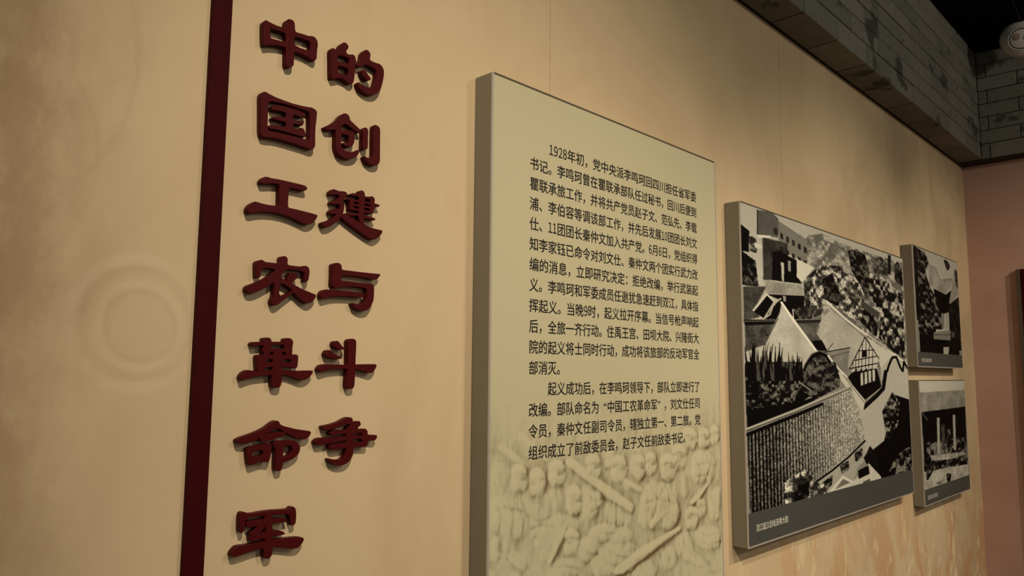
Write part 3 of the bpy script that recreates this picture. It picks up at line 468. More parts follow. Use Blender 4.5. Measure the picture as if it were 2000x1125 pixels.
RELIEF = [
 ('p',[9,503,36,500,121,528,145,541,110,539],0.5,5),
 ('p',[75,489,104,487,162,511,218,532,181,533],0.5,5),
 ('p',[144,496,168,494,250,524,224,525],0.4,5),
 ('p',[400,501,437,501,653,543,627,547,529,533],0.5,5),
 ('p',[530,502,562,501,698,537,680,539],0.45,4),
 ('p',[-1,524,42,521,75,535,59,563,0,555],0.4,9),
 ('e',[95,553,123,555,96,570],0.85),
 ('p',[115,549,128,556,117,557],1.05,3),
 ('e',[81,553,88,553,81,558],1.1),
 ('p',[64,546,70,534,89,529,111,533,128,545,124,549,95,545],1.1,6),
 ('p',[103,545,133,550,131,552,105,549],1.25,3),
 ('v',[102,551,115,552],2.2,0.24),
 ('v',[92,566,113,571],3,0.14),
 ('e',[157,562,185,564,157,578],0.85),
 ('p',[136,556,124,561,135,564],1.05,3),
 ('e',[171,563,179,564,172,568],1.1),
 ('p',[124,555,130,543,150,538,173,542,190,555,186,558,157,554],1.1,6),
 ('p',[148,553,118,555,121,558,147,557],1.25,3),
 ('v',[149,560,136,559],2.2,0.24),
 ('v',[160,575,139,577],3,0.14),
 ('p',[3,567,65,564,116,584,140,619,122,634,50,626,3,608],0.8,16),
 ('p',[99,577,163,584,187,604,151,623,128,618],0.6,10),
 ('p',[175,571,224,566,256,580,243,604,206,608,175,592],0.6,10),
 ('e',[433,542,456,543,433,554],0.85),
 ('p',[416,537,406,541,415,543],1.05,3),
 ('e',[445,542,451,542,445,546],1.1),
 ('p',[406,536,412,527,428,523,446,526,460,535,457,538,433,535],1.1,6),
 ('p',[426,535,402,536,404,538,425,537],1.25,3),
 ('v',[427,539,416,539],2.2,0.24),
 ('v',[435,551,418,553],3,0.14),
 ('e',[364,551,395,553,364,568],0.85),
 ('p',[387,547,402,554,388,555],1.05,3),
 ('e',[348,551,356,551,348,556],1.1),
 ('p',[328,544,335,531,357,526,383,530,401,543,397,547,364,543],1.1,6),
 ('p',[373,543,408,548,405,550,375,547],1.25,3),
 ('v',[372,549,387,550],2.2,0.24),
 ('v',[360,564,384,570],3,0.14),
 ('e',[470,560,505,562,470,578],0.85),
 ('p',[496,554,512,563,497,564],1.05,3),
 ('e',[452,559,461,559,451,564],1.1),
 ('p',[430,551,438,538,462,532,491,537,512,551,508,555,470,550],1.1,6),
 ('p',[480,550,519,556,516,559,482,554],1.25,3),
 ('v',[479,557,496,558],2.2,0.24),
 ('v',[466,574,492,580],3,0.14),
 ('p',[521,538,586,532,593,574,544,577,512,559],0.7,8),
 ('e',[564,561,592,563,564,578],0.85),
 ('p',[585,556,598,564,586,565],1.05,3),
 ('e',[550,560,557,561,550,566],1.1),
 ('p',[532,554,539,541,559,536,582,540,598,553,594,557,565,553],1.1,6),
 ('p',[573,553,604,558,601,560,574,556],1.25,3),
 ('v',[572,559,585,560],2.2,0.24),
 ('v',[561,574,582,579],3,0.14),
 ('e',[617,558,646,559,616,573],0.85),
 ('p',[638,553,652,560,639,561],1.05,3),
 ('e',[602,557,609,557,602,562],1.1),
 ('p',[584,551,591,539,611,534,635,538,651,550,648,554,617,550],1.1,6),
 ('p',[626,550,657,555,655,557,627,553],1.25,3),
 ('v',[624,556,638,556],2.2,0.24),
 ('v',[613,570,635,574],3,0.14),
 ('e',[967,523,998,524,966,539],0.85),
 ('p',[945,517,931,523,943,525],1.05,3),
 ('e',[983,524,991,524,983,529],1.1),
 ('p',[932,517,940,505,962,500,987,504,1004,515,1000,519,968,515],1.1,6),
 ('p',[959,515,925,517,928,519,957,518],1.25,3),
 ('v',[959,521,945,520],2.2,0.24),
 ('v',[970,535,946,538],3,0.14),
 ('e',[904,526,939,527,903,542],0.85),
 ('p',[930,521,946,529,931,530],1.05,3),
 ('e',[886,526,895,526,886,530],1.1),
 ('p',[864,519,873,508,898,503,926,506,946,518,942,522,905,518],1.1,6),
 ('p',[915,518,954,523,950,525,917,522],1.25,3),
 ('v',[913,524,930,525],2.2,0.24),
 ('v',[899,538,926,543],3,0.14),
 ('e',[819,525,865,526,819,541],0.85),
 ('p',[853,520,874,528,854,529],1.05,3),
 ('e',[796,524,808,525,796,529],1.1),
 ('p',[768,518,779,506,810,501,847,505,873,517,868,521,820,517],1.1,6),
 ('p',[833,517,883,522,878,524,836,520],1.25,3),
 ('v',[831,523,852,524],2.2,0.24),
 ('v',[814,537,848,542],3,0.14),
 ('e',[766,553,806,555,765,571],0.85),
 ('p',[795,548,814,557,796,557],1.05,3),
 ('e',[745,552,755,553,744,558],1.1),
 ('p',[720,545,730,532,758,527,790,531,813,545,808,549,766,544],1.1,6),
 ('p',[778,545,822,550,818,552,780,548],1.25,3),
 ('v',[776,551,795,552],2.2,0.24),
 ('v',[760,567,790,572],3,0.14),
 ('e',[705,569,747,571,704,588],0.85),
 ('p',[736,563,755,572,737,573],1.05,3),
 ('e',[684,568,694,568,683,573],1.1),
 ('p',[658,560,668,546,697,540,731,545,755,560,750,564,706,559],1.1,6),
 ('p',[718,559,764,565,760,568,720,563],1.25,3),
 ('v',[716,566,736,567],2.2,0.24),
 ('v',[700,583,731,589],3,0.14),
 ('p',[309,569,357,567,406,590,410,606,363,625,322,632,309,609],0.85,14),
 ('e',[289,595,320,598,289,614],0.85),
 ('p',[312,590,327,599,313,600],1.05,3),
 ('e',[272,594,280,595,272,600],1.1),
 ('p',[252,586,259,573,281,568,307,573,326,587,322,591,289,586],1.1,6),
 ('p',[298,586,333,592,330,595,300,590],1.25,3),
 ('v',[297,593,312,594],2.2,0.24),
 ('v',[285,609,309,615],3,0.14),
 ('p',[406,600,450,601,534,628,526,651,406,636],0.6,10),
 ('p',[237,533,282,530,407,572,543,615,528,631,421,599],1.0,7),
 ('p',[481,568,520,578,535,598,488,590],0.6,8),
 ('p',[497,569,584,593,571,599,481,579],0.8,5),
 ('p',[576,587,643,580,695,591,750,591,761,642,719,659,640,664,542,650,558,622],0.8,16),
 ('p',[721,619,757,624,765,654,718,670,657,662,666,646],1.0,10),
 ('p',[598,646,641,636,720,627,729,634,615,661],1.0,5),
 ('p',[760,577,806,586,814,622,766,625],0.6,9),
 ('p',[828,548,898,538,970,554,978,589,925,605,844,603,812,577],0.85,16),
 ('p',[1001,577,968,588,872,629,823,637,814,628,914,604,990,574],1.1,4),
 ('p',[924,617,998,609,993,671,930,676,911,647],0.7,10),
 ('e',[879,647,910,649,878,662],0.85),
 ('p',[857,640,843,646,855,648],1.05,3),
 ('e',[895,648,903,649,895,653],1.1),
 ('p',[844,640,852,629,873,625,898,629,916,641,912,644,879,640],1.1,6),
 ('p',[871,639,837,640,840,642,869,642],1.25,3),
 ('v',[871,644,857,643],2.2,0.24),
 ('v',[882,659,858,661],3,0.14),
 ('e',[829,661,867,664,828,677],0.85),
 ('p',[802,653,784,658,800,661],1.05,3),
 ('e',[849,662,859,663,849,667],1.1),
 ('p',[786,651,795,640,822,636,853,641,875,654,870,658,829,652],1.1,6),
 ('p',[818,651,778,651,781,654,816,654],1.25,3),
 ('v',[819,657,802,656],2.2,0.24),
 ('v',[833,674,804,675],3,0.14),
 ('p',[830,677,910,674,992,687,995,721,896,721,838,701],0.9,15),
 ('p',[736,680,801,674,847,722,925,739,935,754,845,743,725,708],0.8,12),
 ('p',[673,692,735,692,752,727,689,735,638,721],0.7,12),
 ('p',[419,710,485,717,605,699,778,671,764,665,556,685,463,698],1.25,5),
 ('p',[493,709,532,705,540,711,516,717],0.9,4),
 ('e',[224,553,254,555,224,569],0.85),
 ('p',[246,548,261,556,248,557],1.05,3),
 ('e',[208,552,216,553,208,557],1.1),
 ('p',[189,545,196,534,217,529,242,533,260,545,256,549,224,545],1.1,6),
 ('p',[233,545,266,550,264,552,235,548],1.25,3),
 ('v',[232,551,246,552],2.2,0.24),
 ('v',[221,565,244,570],3,0.14),
 ('e',[279,653,310,656,279,671],0.85),
 ('p',[256,645,242,651,255,654],1.05,3),
 ('e',[295,655,303,655,295,660],1.1),
 ('p',[243,644,250,631,271,627,297,632,316,646,312,650,279,644],1.1,6),
 ('p',[269,643,236,644,239,646,268,647],1.25,3),
 ('v',[271,650,256,648],2.2,0.24),
 ('v',[282,667,259,669],3,0.14),
 ('e',[405,647,470,652,405,661],0.8),
 ('e',[479,659,533,664,479,674],0.85),
 ('e',[342,664,396,669,342,682],0.9),
 ('e',[448,689,548,699,448,716],1.0),
 ('e',[256,685,328,693,256,701],0.8),
 ('e',[579,723,637,730,579,742],0.7),
 ('p',[145,618,224,600,308,619,322,639,250,638,194,671,164,668],0.7,11),
 ('p',[231,622,269,616,256,639,206,672,185,675,194,657],1.0,6),
 ('p',[110,590,218,588,250,614,181,628,146,643,116,627],0.55,14),
 ('p',[4,615,39,622,45,642,29,654,5,650],0.8,8),
 ('p',[50,634,111,649,146,673,100,673,50,654],0.7,12),
 ('p',[145,629,193,643,169,650,140,642],0.8,6),
 ('p',[308,682,362,683,404,709,308,698],0.6,12),
 ('v',[22,574,38,598,28,619],2.0,0.16),
 ('v',[54,572,77,596,71,623],2.0,0.16),
 ('v',[87,583,111,608,105,628],2.0,0.16),
 ('v',[6,587,49,585,110,594],2.0,0.16),
 ('v',[329,580,363,597,399,597],2.0,0.16),
 ('v',[322,595,356,612,392,607],2.0,0.16),
 ('v',[319,612,349,622],2.0,0.16),
 ('v',[336,575,371,583],2.0,0.16),
 ('v',[428,610,420,635],2.0,0.16),
 ('v',[458,609,457,643],2.0,0.16),
 ('v',[495,622,487,647],2.0,0.16),
 ('v',[439,603,437,618],2.0,0.16),
 ('v',[592,596,608,625,582,648],2.0,0.16),
 ('v',[643,588,650,617,624,643],2.0,0.16),
 ('v',[695,597,711,627],2.0,0.16),
 ('v',[575,617,642,613,721,622],2.0,0.16),
 ('v',[609,586,650,614,686,594],2.0,0.16),
 ('v',[847,555,886,578,864,601],2.0,0.16),
 ('v',[908,548,937,574,904,600],2.0,0.16),
 ('v',[827,569,917,567,969,576],2.0,0.16),
 ('v',[855,588,926,588],2.0,0.16),
 ('v',[859,682,908,695,981,695],2.0,0.16),
 ('v',[858,697,917,711,990,712],2.0,0.16),
 ('v',[773,680,799,706,856,732],2.0,0.16),
 ('v',[744,692,771,715],2.0,0.16),
 ('v',[934,624,963,650,951,671],2.0,0.16),
 ('v',[193,576,205,601],2.0,0.16),
 ('v',[224,574,230,598],2.0,0.16),
 ('v',[122,600,163,612,206,608],2.0,0.16),
 ('v',[134,619,169,617,218,624],2.0,0.16),
 ('v',[250,619,231,636,206,658],2.0,0.16),
 ('v',[61,642,94,656,129,671],2.0,0.16),
 ('v',[56,650,83,664],2.0,0.16),
 ('v',[12,624,39,633],2.0,0.16),
 ('v',[13,633,42,640],2.0,0.16),
 ('v',[13,642,34,648],2.0,0.16),
 ('v',[405,667,449,684,524,696],2.0,0.16),
 ('v',[377,674,419,694,478,705],2.0,0.16),
 ('v',[308,656,342,671,376,677],2.0,0.16),
 ('v',[377,642,420,650,457,651],2.0,0.16),
 ('v',[885,735,925,742],2.0,0.16),
 ('v',[895,742,933,748],2.0,0.16),
 ('v',[690,696,707,723],2.0,0.16),
 ('v',[655,701,672,725],2.0,0.16),
 ('v',[206,677,256,680,308,690],2.0,0.16),
 ('v',[250,536,336,568,435,600,526,627],2.0,0.16),
 ('v',[437,710,605,696,769,669],2.0,0.16),
 ('e',[178,716,223,721,178,732],0.63),
 ('e',[320,946,385,959,319,971],0.69),
 ('e',[450,797,495,803,450,814],0.69),
 ('e',[896,1035,994,1054,894,1065],0.68),
 ('e',[240,857,299,868,240,883],0.95),
 ('e',[64,822,113,830,64,841],0.67),
 ('e',[389,738,466,747,389,766],0.82),
 ('e',[232,926,284,937,232,951],0.94),
 ('e',[421,831,484,840,421,852],0.66),
 ('e',[236,903,269,909,236,917],0.85),
 ('e',[215,830,263,838,215,848],1.0),
 ('e',[146,789,182,794,146,811],0.71),
 ('e',[279,895,324,903,279,916],0.96),
 ('e',[72,693,107,697,72,717],0.85),
 ('e',[179,774,216,779,179,793],0.62),
 ('e',[614,999,703,1017,613,1026],0.98),
 ('e',[13,740,70,748,13,763],0.76),
 ('e',[921,973,1023,991,919,996],0.68),
 ('e',[360,747,412,753,360,776],0.73),
 ('e',[5,682,37,685,6,704],0.75),
 ('e',[223,720,293,728,223,740],0.68),
 ('e',[41,688,73,692,41,710],0.66),
 ('e',[30,789,64,795,31,815],0.65),
 ('e',[440,932,495,942,439,961],0.79),
 ('e',[183,794,214,799,183,813],0.7),
 ('e',[845,1025,922,1040,844,1042],0.7),
 ('e',[183,743,222,748,183,769],0.66),
 ('e',[40,892,84,901,40,917],0.76),
 ('e',[864,974,959,991,862,1003],0.8),
 ('e',[66,729,123,736,67,753],0.97),
 ('e',[263,869,326,880,263,892],0.93),
 ('e',[439,899,506,911,439,918],0.97),
 ('e',[952,800,1067,813,949,835],0.87),
 ('e',[35,884,65,890,35,909],0.87),
]

# ------------------------------------------------------------------ cut-out title characters
LT = 0.018
def smooth(pts):
    n = len(pts); out = []
    for i in range(n):
        a, b, c = np.array(pts[i - 1]), np.array(pts[i]), np.array(pts[(i + 1) % n])
        d1, d2 = np.linalg.norm(a - b), np.linalg.norm(c - b)
        k = min(0.3, 0.006 / max(d1, 1e-6)); k2 = min(0.3, 0.006 / max(d2, 1e-6))
        out += [b + (a - b) * k, b * 0.5 + (b + (a - b) * k) * 0.25 + (b + (c - b) * k2) * 0.25, b + (c - b) * k2]
    return [tuple(q) for q in out]
def curve_piece(rings, depth, bevel):
    c = bpy.data.curves.new('tmp', 'CURVE'); c.dimensions = '2D'; c.fill_mode = 'BOTH'
    c.extrude = depth / 2 - bevel; c.bevel_depth = bevel; c.bevel_resolution = 1; c.offset = -bevel + 0.0005
    for ring in rings:
        s = c.splines.new('POLY'); s.points.add(len(ring) - 1); s.use_cyclic_u = True
        for q, (x, y) in zip(s.points, ring): q.co = (x, y, 0, 1)
    o = bpy.data.objects.new('tmp', c); COL.objects.link(o)
    bpy.context.view_layer.update()
    dg = bpy.context.evaluated_depsgraph_get()
    me = bpy.data.meshes.new_from_object(o.evaluated_get(dg))
    bpy.data.objects.remove(o); bpy.data.curves.remove(c)
    return me
WHERE = {'中': 'box crossed by a tall upright, topmost by the maroon strip',
         '国': 'a square frame enclosing three bars and a dot',
         '工': 'two long level bars joined by one upright',
         '农': 'a small roof over widely splayed legs',
         '革': 'stacked bars with two short prongs on top',
         '命': 'a wide peaked roof over a small box',
         '军': 'flat roof with drooping ends, lowest by the maroon strip',
         '的': 'a two-celled box beside a large hook with a dot',
         '创': 'a peaked roof with curl beside two uprights',
         '建': 'dense comb of short bars over a sweeping stroke',
         '与': 'nested long bars ending in a hook',
         '斗': 'a plain cross with two dots',
         '争': 'slanted top stroke, crossing bars and hooked upright'}
for ch, pieces in LETTERS.items():
    allx = [v for pc in pieces for v in pc[0][0::2]]; allz = [v for pc in pieces for v in pc[0][1::2]]
    ox, oz = (min(allx) + max(allx)) / 2e4, min(allz) / 1e4
    bm = bmesh.new()
    for i, pc in enumerate(pieces):
        rings = [smooth([(ring[k] / 1e4 - ox, ring[k + 1] / 1e4 - oz) for k in range(0, len(ring), 2)]) for ring in pc]
        me = curve_piece(rings, LT - 0.00012 * i, 0.0009)
        # curve x,y -> wall x,z ; front looks to -y
        me.transform(Matrix(((1, 0, 0, 0), (0, 0, -1, -LT / 2), (0, 1, 0, 0), (0, 0, 0, 1))))
        bm.from_mesh(me); bpy.data.meshes.remove(me)
    me = bpy.data.meshes.new('cutout_character'); bm.to_mesh(me); bm.free()
    o = link('cutout_character', me, M['letter'], None, (ox, 0, oz))
    tag(o, 'dark red raised character: ' + WHERE[ch], 'letter', 'cut-out characters of the wall title')

# ------------------------------------------------------------------ printing on the boards
def vnoise(h, w, sy, sx, seed, octaves=3):
    r = np.random.RandomState(seed); out = np.zeros((h, w)); amp = 1.0; tot = 0
    for k in range(octaves):
        gy, gx = int(h / sy) + 3, int(w / sx) + 3
        g = r.rand(gy, gx)
        yy = np.arange(h) / sy; xx = np.arange(w) / sx
        iy = yy.astype(int); ix = xx.astype(int); fy = yy - iy; fx = xx - ix
        fy = (fy * fy * (3 - 2 * fy))[:, None]; fx = (fx * fx * (3 - 2 * fx))[None, :]
        out += amp * ((g[iy][:, ix] * (1 - fy) + g[iy + 1][:, ix] * fy) * (1 - fx) + (g[iy][:, ix + 1] * (1 - fy) + g[iy + 1][:, ix + 1] * fy) * fx)
        tot += amp; amp *= 0.6; sy = max(1.0, sy / 2); sx = max(1.0, sx / 2)
    return out / tot
def blur(a, r):
    if r <= 0: return a
    n = int(math.ceil(r * 2.5)); k = np.exp(-0.5 * (np.arange(-n, n + 1) / r) ** 2); k /= k.sum()
    p = np.pad(a, ((n, n), (n, n)), mode='edge')
    p = sum(k[i] * p[i:i + a.shape[0], :] for i in range(2 * n + 1))
    return sum(k[i] * p[:, i:i + a.shape[1]] for i in range(2 * n + 1))
def poly_mask(h, w, pts):
    yy, xx = np.mgrid[0:h, 0:w]; m = np.zeros((h, w), bool)
    n = len(pts)
    for i in range(n):
        x1, y1 = pts[i]; x2, y2 = pts[(i + 1) % n]
        if y1 == y2: continue
        c = ((y1 > yy) != (y2 > yy)) & (xx < (x2 - x1) * (yy - y1) / (y2 - y1) + x1)
        m ^= c
    return m
def seg_dist(h, w, pts):
    yy, xx = np.mgrid[0:h, 0:w].astype(float); d = np.full((h, w), 1e9)
    for (x1, y1), (x2, y2) in zip(pts[:-1], pts[1:]):
        dx, dy = x2 - x1, y2 - y1; l = dx * dx + dy * dy + 1e-9
        t = np.clip(((xx - x1) * dx + (yy - y1) * dy) / l, 0, 1)
        d = np.minimum(d, np.hypot(xx - x1 - t * dx, yy - y1 - t * dy))
    return d
def boxed(pts, h, w, pad):
    x0 = max(0, int(min(p[0] for p in pts)) - pad); x1 = min(w, int(max(p[0] for p in pts)) + pad + 2)
    y0 = max(0, int(min(p[1] for p in pts)) - pad); y1 = min(h, int(max(p[1] for p in pts)) + pad + 2)
    return x0, x1, y0, y1
def paint(ops, h, w, px, v1=1000.0, seed=3):
    """grey picture, h x w; px = raster pixels per photograph pixel"""
    img = np.full((h, w), 0.5); rn = np.random.RandomState(seed)
    for no, op in enumerate(ops):
        pts = [(op[1][k] / 1000 * w, op[1][k + 1] / v1 * h) for k in range(0, len(op[1]), 2)]
        x0, x1, y0, y1 = boxed(pts, h, w, 12)
        if x1 - x0 < 2 or y1 - y0 < 2: continue
        hh, ww = y1 - y0, x1 - x0; loc = [(a - x0, b - y0) for a, b in pts]; sub = img[y0:y1, x0:x1]
        if op[0] == 'f':
            a = blur(poly_mask(hh, ww, loc).astype(float), 0.6)
            val = op[2] + 0.05 * (vnoise(hh, ww, 5, 5, no, 3) - 0.5)
        elif op[0] == 't' and op[3] - op[2] > 0.24:
            # foliage: leaf dabs over lit clumps
            m = blur(poly_mask(hh, ww, loc).astype(float), 2.5)
            N = vnoise(hh, ww, op[4] * px * 4.2, op[4] * px * 2.6, no, 2); N2 = vnoise(hh, ww, 30, 18, no + 3, 2)
            lit = np.clip(0.36 + 5.0 * (np.roll(N, -3, 0) - np.roll(N, 3, 0)) * op[4] / 4.0 + 1.1 * (N2 - 0.5), 0, 1)
            n = int(m.sum() / 3.2)
            ys, xs2 = rn.rand(n) * hh, rn.rand(n) * ww
            base_ = np.clip((m - 0.35) * 5, 0, 1); sub2 = sub * (1 - base_) + (op[2] + 0.25 * (op[3] - op[2]) * lit) * base_
            cnt = 0
            for k_ in range(n * 6):
                yk, xk = int(rn.rand() * hh), int(rn.rand() * ww)
                if m[yk, xk] < 0.28 + 0.4 * rn.rand(): continue
                cnt += 1
                if cnt > n: break
                ry, rx = 0.7 + 1.5 * rn.rand(), 0.6 + 0.9 * rn.rand()
                v_ = op[2] + (op[3] - op[2]) * min(1.0, max(0.0, lit[yk, xk] * 1.05 + 0.55 * (rn.rand() - 0.55)))
                Y0, Y1, X0, X1 = max(0, yk - 2), min(hh, yk + 3), max(0, xk - 2), min(ww, xk + 3)
                gy_, gx_ = np.ogrid[Y0 - yk:Y1 - yk, X0 - xk:X1 - xk]
                al = np.clip(1.35 - (gy_ / ry) ** 2 - (gx_ / rx) ** 2, 0, 1)
                sub2[Y0:Y1, X0:X1] = sub2[Y0:Y1, X0:X1] * (1 - al) + v_ * al
            img[y0:y1, x0:x1] = sub2
            continue
        elif op[0] == 't':
            sc_ = op[4] * px
            a = blur(poly_mask(hh, ww, loc).astype(float), 1.0)
            t = 0.55 * vnoise(hh, ww, sc_ * 3.0, sc_ * 2.2, no, 3) + 0.45 * vnoise(hh, ww, 2.2, 1.6, no + 7, 2)
            val = op[2] + (op[3] - op[2]) * np.clip((t - 0.5) * 2.4 + 0.5, 0, 1)
        elif op[0] == 's':
            a = blur(poly_mask(hh, ww, loc).astype(float), 0.7)
            X = (np.arange(ww) + x0)[None, :] / w; Y = (np.arange(hh) + y0)[:, None] / h
            per = 0.0165 - 0.004 * X
            st_ = np.sin(2 * np.pi * (X + 0.006 * Y) / 0.0155)
            rough_ = vnoise(hh, ww, 3.2, 2.2, no, 2)
            amp = np.clip(1.05 - 1.5 * X, 0.12, 1)
            base_ = 0.20 + 0.36 * np.clip((X - 0.05) / 0.45, 0, 1)
            val = base_ + 0.22 * amp * st_ + 0.55 * (rough_ - 0.5) - 0.12 * np.clip((Y - 0.8) * 6, 0, 1)
            big = vnoise(hh, ww, 40, 25, no + 9, 3); val = np.clip(val + 0.16 * (big - 0.45), 0.02, 0.8)
        elif op[0] == 'l':
            d = seg_dist(hh, ww, loc); r_ = op[2] * px * 0.5
            a = np.clip(r_ + 0.5 - d, 0, 1); val = op[3]
        elif op[0] == 'g':
            (ax, ay), (bx, by), (cx, cy), (dx, dy) = pts
            for i in range(op[2]):
                u_ = rn.rand(); sx_ = ax + (bx - ax) * u_; sy_ = ay + (by - ay) * u_ + 10
                ln = (0.35 + 0.65 * rn.rand()) * abs(ay - dy) * (0.9 if u_ < 0.6 else 0.7)
                tx = sx_ + rn.uniform(-0.2, 0.28) * ln * 0.7; ty = sy_ - ln
                p3 = [(sx_, sy_), ((sx_ + tx) / 2 - 1, (sy_ + ty) / 2), (tx, ty)]
                X0, X1, Y0, Y1 = boxed(p3, h, w, 6)
                if X1 - X0 < 2 or Y1 - Y0 < 2: continue
                d = seg_dist(Y1 - Y0, X1 - X0, [(p[0] - X0, p[1] - Y0) for p in p3])
                yy = np.mgrid[Y0:Y1, X0:X1][0]; tpr = np.clip((yy - ty) / max(ln, 1), 0.08, 1)
                a = np.clip(3.2 * tpr ** 0.6 + 0.4 - d, 0, 1)
                v_ = 0.03 if rn.rand() < 0.75 else 0.30
                img[Y0:Y1, X0:X1] = img[Y0:Y1, X0:X1] * (1 - a) + v_ * a
            continue
        img[y0:y1, x0:x1] = sub * (1 - a) + val * a
    return np.clip(img, 0.01, 0.95)
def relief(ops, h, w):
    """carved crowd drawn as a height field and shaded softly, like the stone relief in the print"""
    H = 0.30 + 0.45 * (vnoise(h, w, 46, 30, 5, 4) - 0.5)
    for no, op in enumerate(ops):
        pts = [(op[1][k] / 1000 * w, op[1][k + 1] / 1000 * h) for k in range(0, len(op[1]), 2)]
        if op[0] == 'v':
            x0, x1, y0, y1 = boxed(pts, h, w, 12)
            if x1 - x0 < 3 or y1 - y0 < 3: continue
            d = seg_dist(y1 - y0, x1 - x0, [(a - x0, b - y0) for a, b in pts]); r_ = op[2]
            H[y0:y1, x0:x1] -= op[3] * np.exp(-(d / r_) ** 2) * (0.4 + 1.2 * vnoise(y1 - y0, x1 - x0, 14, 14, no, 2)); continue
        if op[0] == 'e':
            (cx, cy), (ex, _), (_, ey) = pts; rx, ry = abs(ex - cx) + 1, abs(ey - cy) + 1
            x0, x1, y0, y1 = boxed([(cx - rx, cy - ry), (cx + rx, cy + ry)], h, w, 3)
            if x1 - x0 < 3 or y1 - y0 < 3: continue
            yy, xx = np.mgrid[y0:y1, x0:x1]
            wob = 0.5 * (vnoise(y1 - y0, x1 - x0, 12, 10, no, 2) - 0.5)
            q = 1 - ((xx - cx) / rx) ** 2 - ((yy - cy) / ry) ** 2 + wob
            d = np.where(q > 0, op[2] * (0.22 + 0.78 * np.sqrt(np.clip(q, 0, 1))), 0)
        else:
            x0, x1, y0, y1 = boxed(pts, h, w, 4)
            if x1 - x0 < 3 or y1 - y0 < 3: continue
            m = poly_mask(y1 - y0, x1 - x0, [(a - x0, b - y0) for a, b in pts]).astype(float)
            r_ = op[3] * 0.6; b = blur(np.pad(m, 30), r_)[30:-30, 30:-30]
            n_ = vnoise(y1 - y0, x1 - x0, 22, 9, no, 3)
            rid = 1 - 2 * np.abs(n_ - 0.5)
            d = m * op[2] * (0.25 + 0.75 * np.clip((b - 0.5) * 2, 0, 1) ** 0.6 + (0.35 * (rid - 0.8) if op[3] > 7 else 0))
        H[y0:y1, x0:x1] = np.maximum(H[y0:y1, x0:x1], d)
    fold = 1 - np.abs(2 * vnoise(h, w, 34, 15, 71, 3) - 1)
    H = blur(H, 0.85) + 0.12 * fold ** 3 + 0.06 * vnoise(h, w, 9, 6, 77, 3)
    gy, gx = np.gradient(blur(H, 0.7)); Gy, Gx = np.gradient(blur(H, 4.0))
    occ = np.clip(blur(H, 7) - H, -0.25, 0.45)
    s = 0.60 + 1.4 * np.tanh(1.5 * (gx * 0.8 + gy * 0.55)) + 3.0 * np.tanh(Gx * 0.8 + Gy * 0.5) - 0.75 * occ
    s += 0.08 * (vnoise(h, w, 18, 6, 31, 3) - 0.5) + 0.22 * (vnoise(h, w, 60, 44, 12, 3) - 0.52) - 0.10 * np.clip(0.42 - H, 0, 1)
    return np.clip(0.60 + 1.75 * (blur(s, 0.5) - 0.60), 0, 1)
def sheet(name, parent, x0, x1, zs, y, colors):
    """one printed sheet as a fine grid, zs from top to bottom, colors (rows, cols, 3) linear"""
    h, w = colors.shape[:2]
    xs_ = np.linspace(x0, x1, w)
    co = np.zeros((h, w, 3), np.float32); co[..., 0] = xs_[None, :]; co[..., 1] = y; co[..., 2] = np.asarray(zs)[:, None]
    idx = np.arange(h * w).reshape(h, w)
    q = np.stack([idx[:-1, :-1], idx[1:, :-1], idx[1:, 1:], idx[:-1, 1:]], -1).reshape(-1, 4)
    me = bpy.data.meshes.new(name); me.vertices.add(h * w); me.vertices.foreach_set('co', co.ravel())
    me.loops.add(q.size); me.loops.foreach_set('vertex_index', q.ravel().astype(np.int32))
    me.polygons.add(len(q)); me.polygons.foreach_set('loop_start', np.arange(0, q.size, 4, dtype=np.int32))
    me.update(calc_edges=True)
    at = me.color_attributes.new('print', 'FLOAT_COLOR', 'POINT')
    rgba = np.ones((h * w, 4), np.float32); rgba[:, :3] = colors.reshape(-1, 3)
    at.data.foreach_set('color', rgba.ravel())
    return link(name, me, M['print'], parent)

GLYPH = {}
def glyph(ch, bold):
    if (ch, bold) not in GLYPH:
        c = bpy.data.curves.new('tmp', 'FONT'); c.body = ch; c.size = 1.0; c.resolution_u = 3
        o = bpy.data.objects.new('tmp', c); COL.objects.link(o); bpy.context.view_layer.update()
        me = bpy.data.meshes.new_from_object(o.evaluated_get(bpy.context.evaluated_depsgraph_get()))
        n = len(me.vertices); v = np.zeros(n * 3, np.float32); me.vertices.foreach_get('co', v); v = v.reshape(-1, 3)
        f = [tuple(p.vertices) for p in me.polygons]
        bpy.data.objects.remove(o); bpy.data.curves.remove(c); bpy.data.meshes.remove(me)
        GLYPH[(ch, bold)] = (v, f)
    return GLYPH[(ch, bold)]
def text_line(name, parent, text, x0, zc, em_x, em_z, y, mat, bold=0.012, track=None):
    """each character in its own square: digits take half a square"""
    V, F, pen = [], [], 0.0
    for ch in text:
        adv = 0.5 if ch.isdigit() else 1.0
        if ch != '　':
            v, f = glyph(chr(0xFF10 + int(ch)) if ch.isdigit() else ch, bold)
            v = v.copy()
            lo, hi = v[:, 0].min(), v[:, 0].max()
            if ch.isdigit(): v[:, 0] = (v[:, 0] - (lo + hi) / 2) * (0.40 / (hi - lo) if hi - lo > 0.42 else 0.85) + 0.25
            elif ch in '“': v[:, 0] += 0.92 - hi
            elif ch in '”': v[:, 0] += 0.08 - lo
            for dx, dz, dy in ((-bold, -bold * 0.6, 0), (bold, -bold * 0.6, -2e-5), (0, bold * 0.6, -4e-5)):
                b = len(V)
                for a_ in v: V.append((x0 + (pen + a_[0] + dx) * em_x, y + dy, zc + (a_[1] - 0.36 + dz) * em_z))
                F += [tuple(i + b for i in q) for q in f]
        pen += adv
    me = bpy.data.meshes.new(name); me.from_pydata(V, [], F); me.update()
    o = link(name, me, mat, parent); o['kind'] = 'stuff'      # printed lettering
    return o
def advance(t): return sum(0.5 if c.isdigit() else 1.0 for c in t)

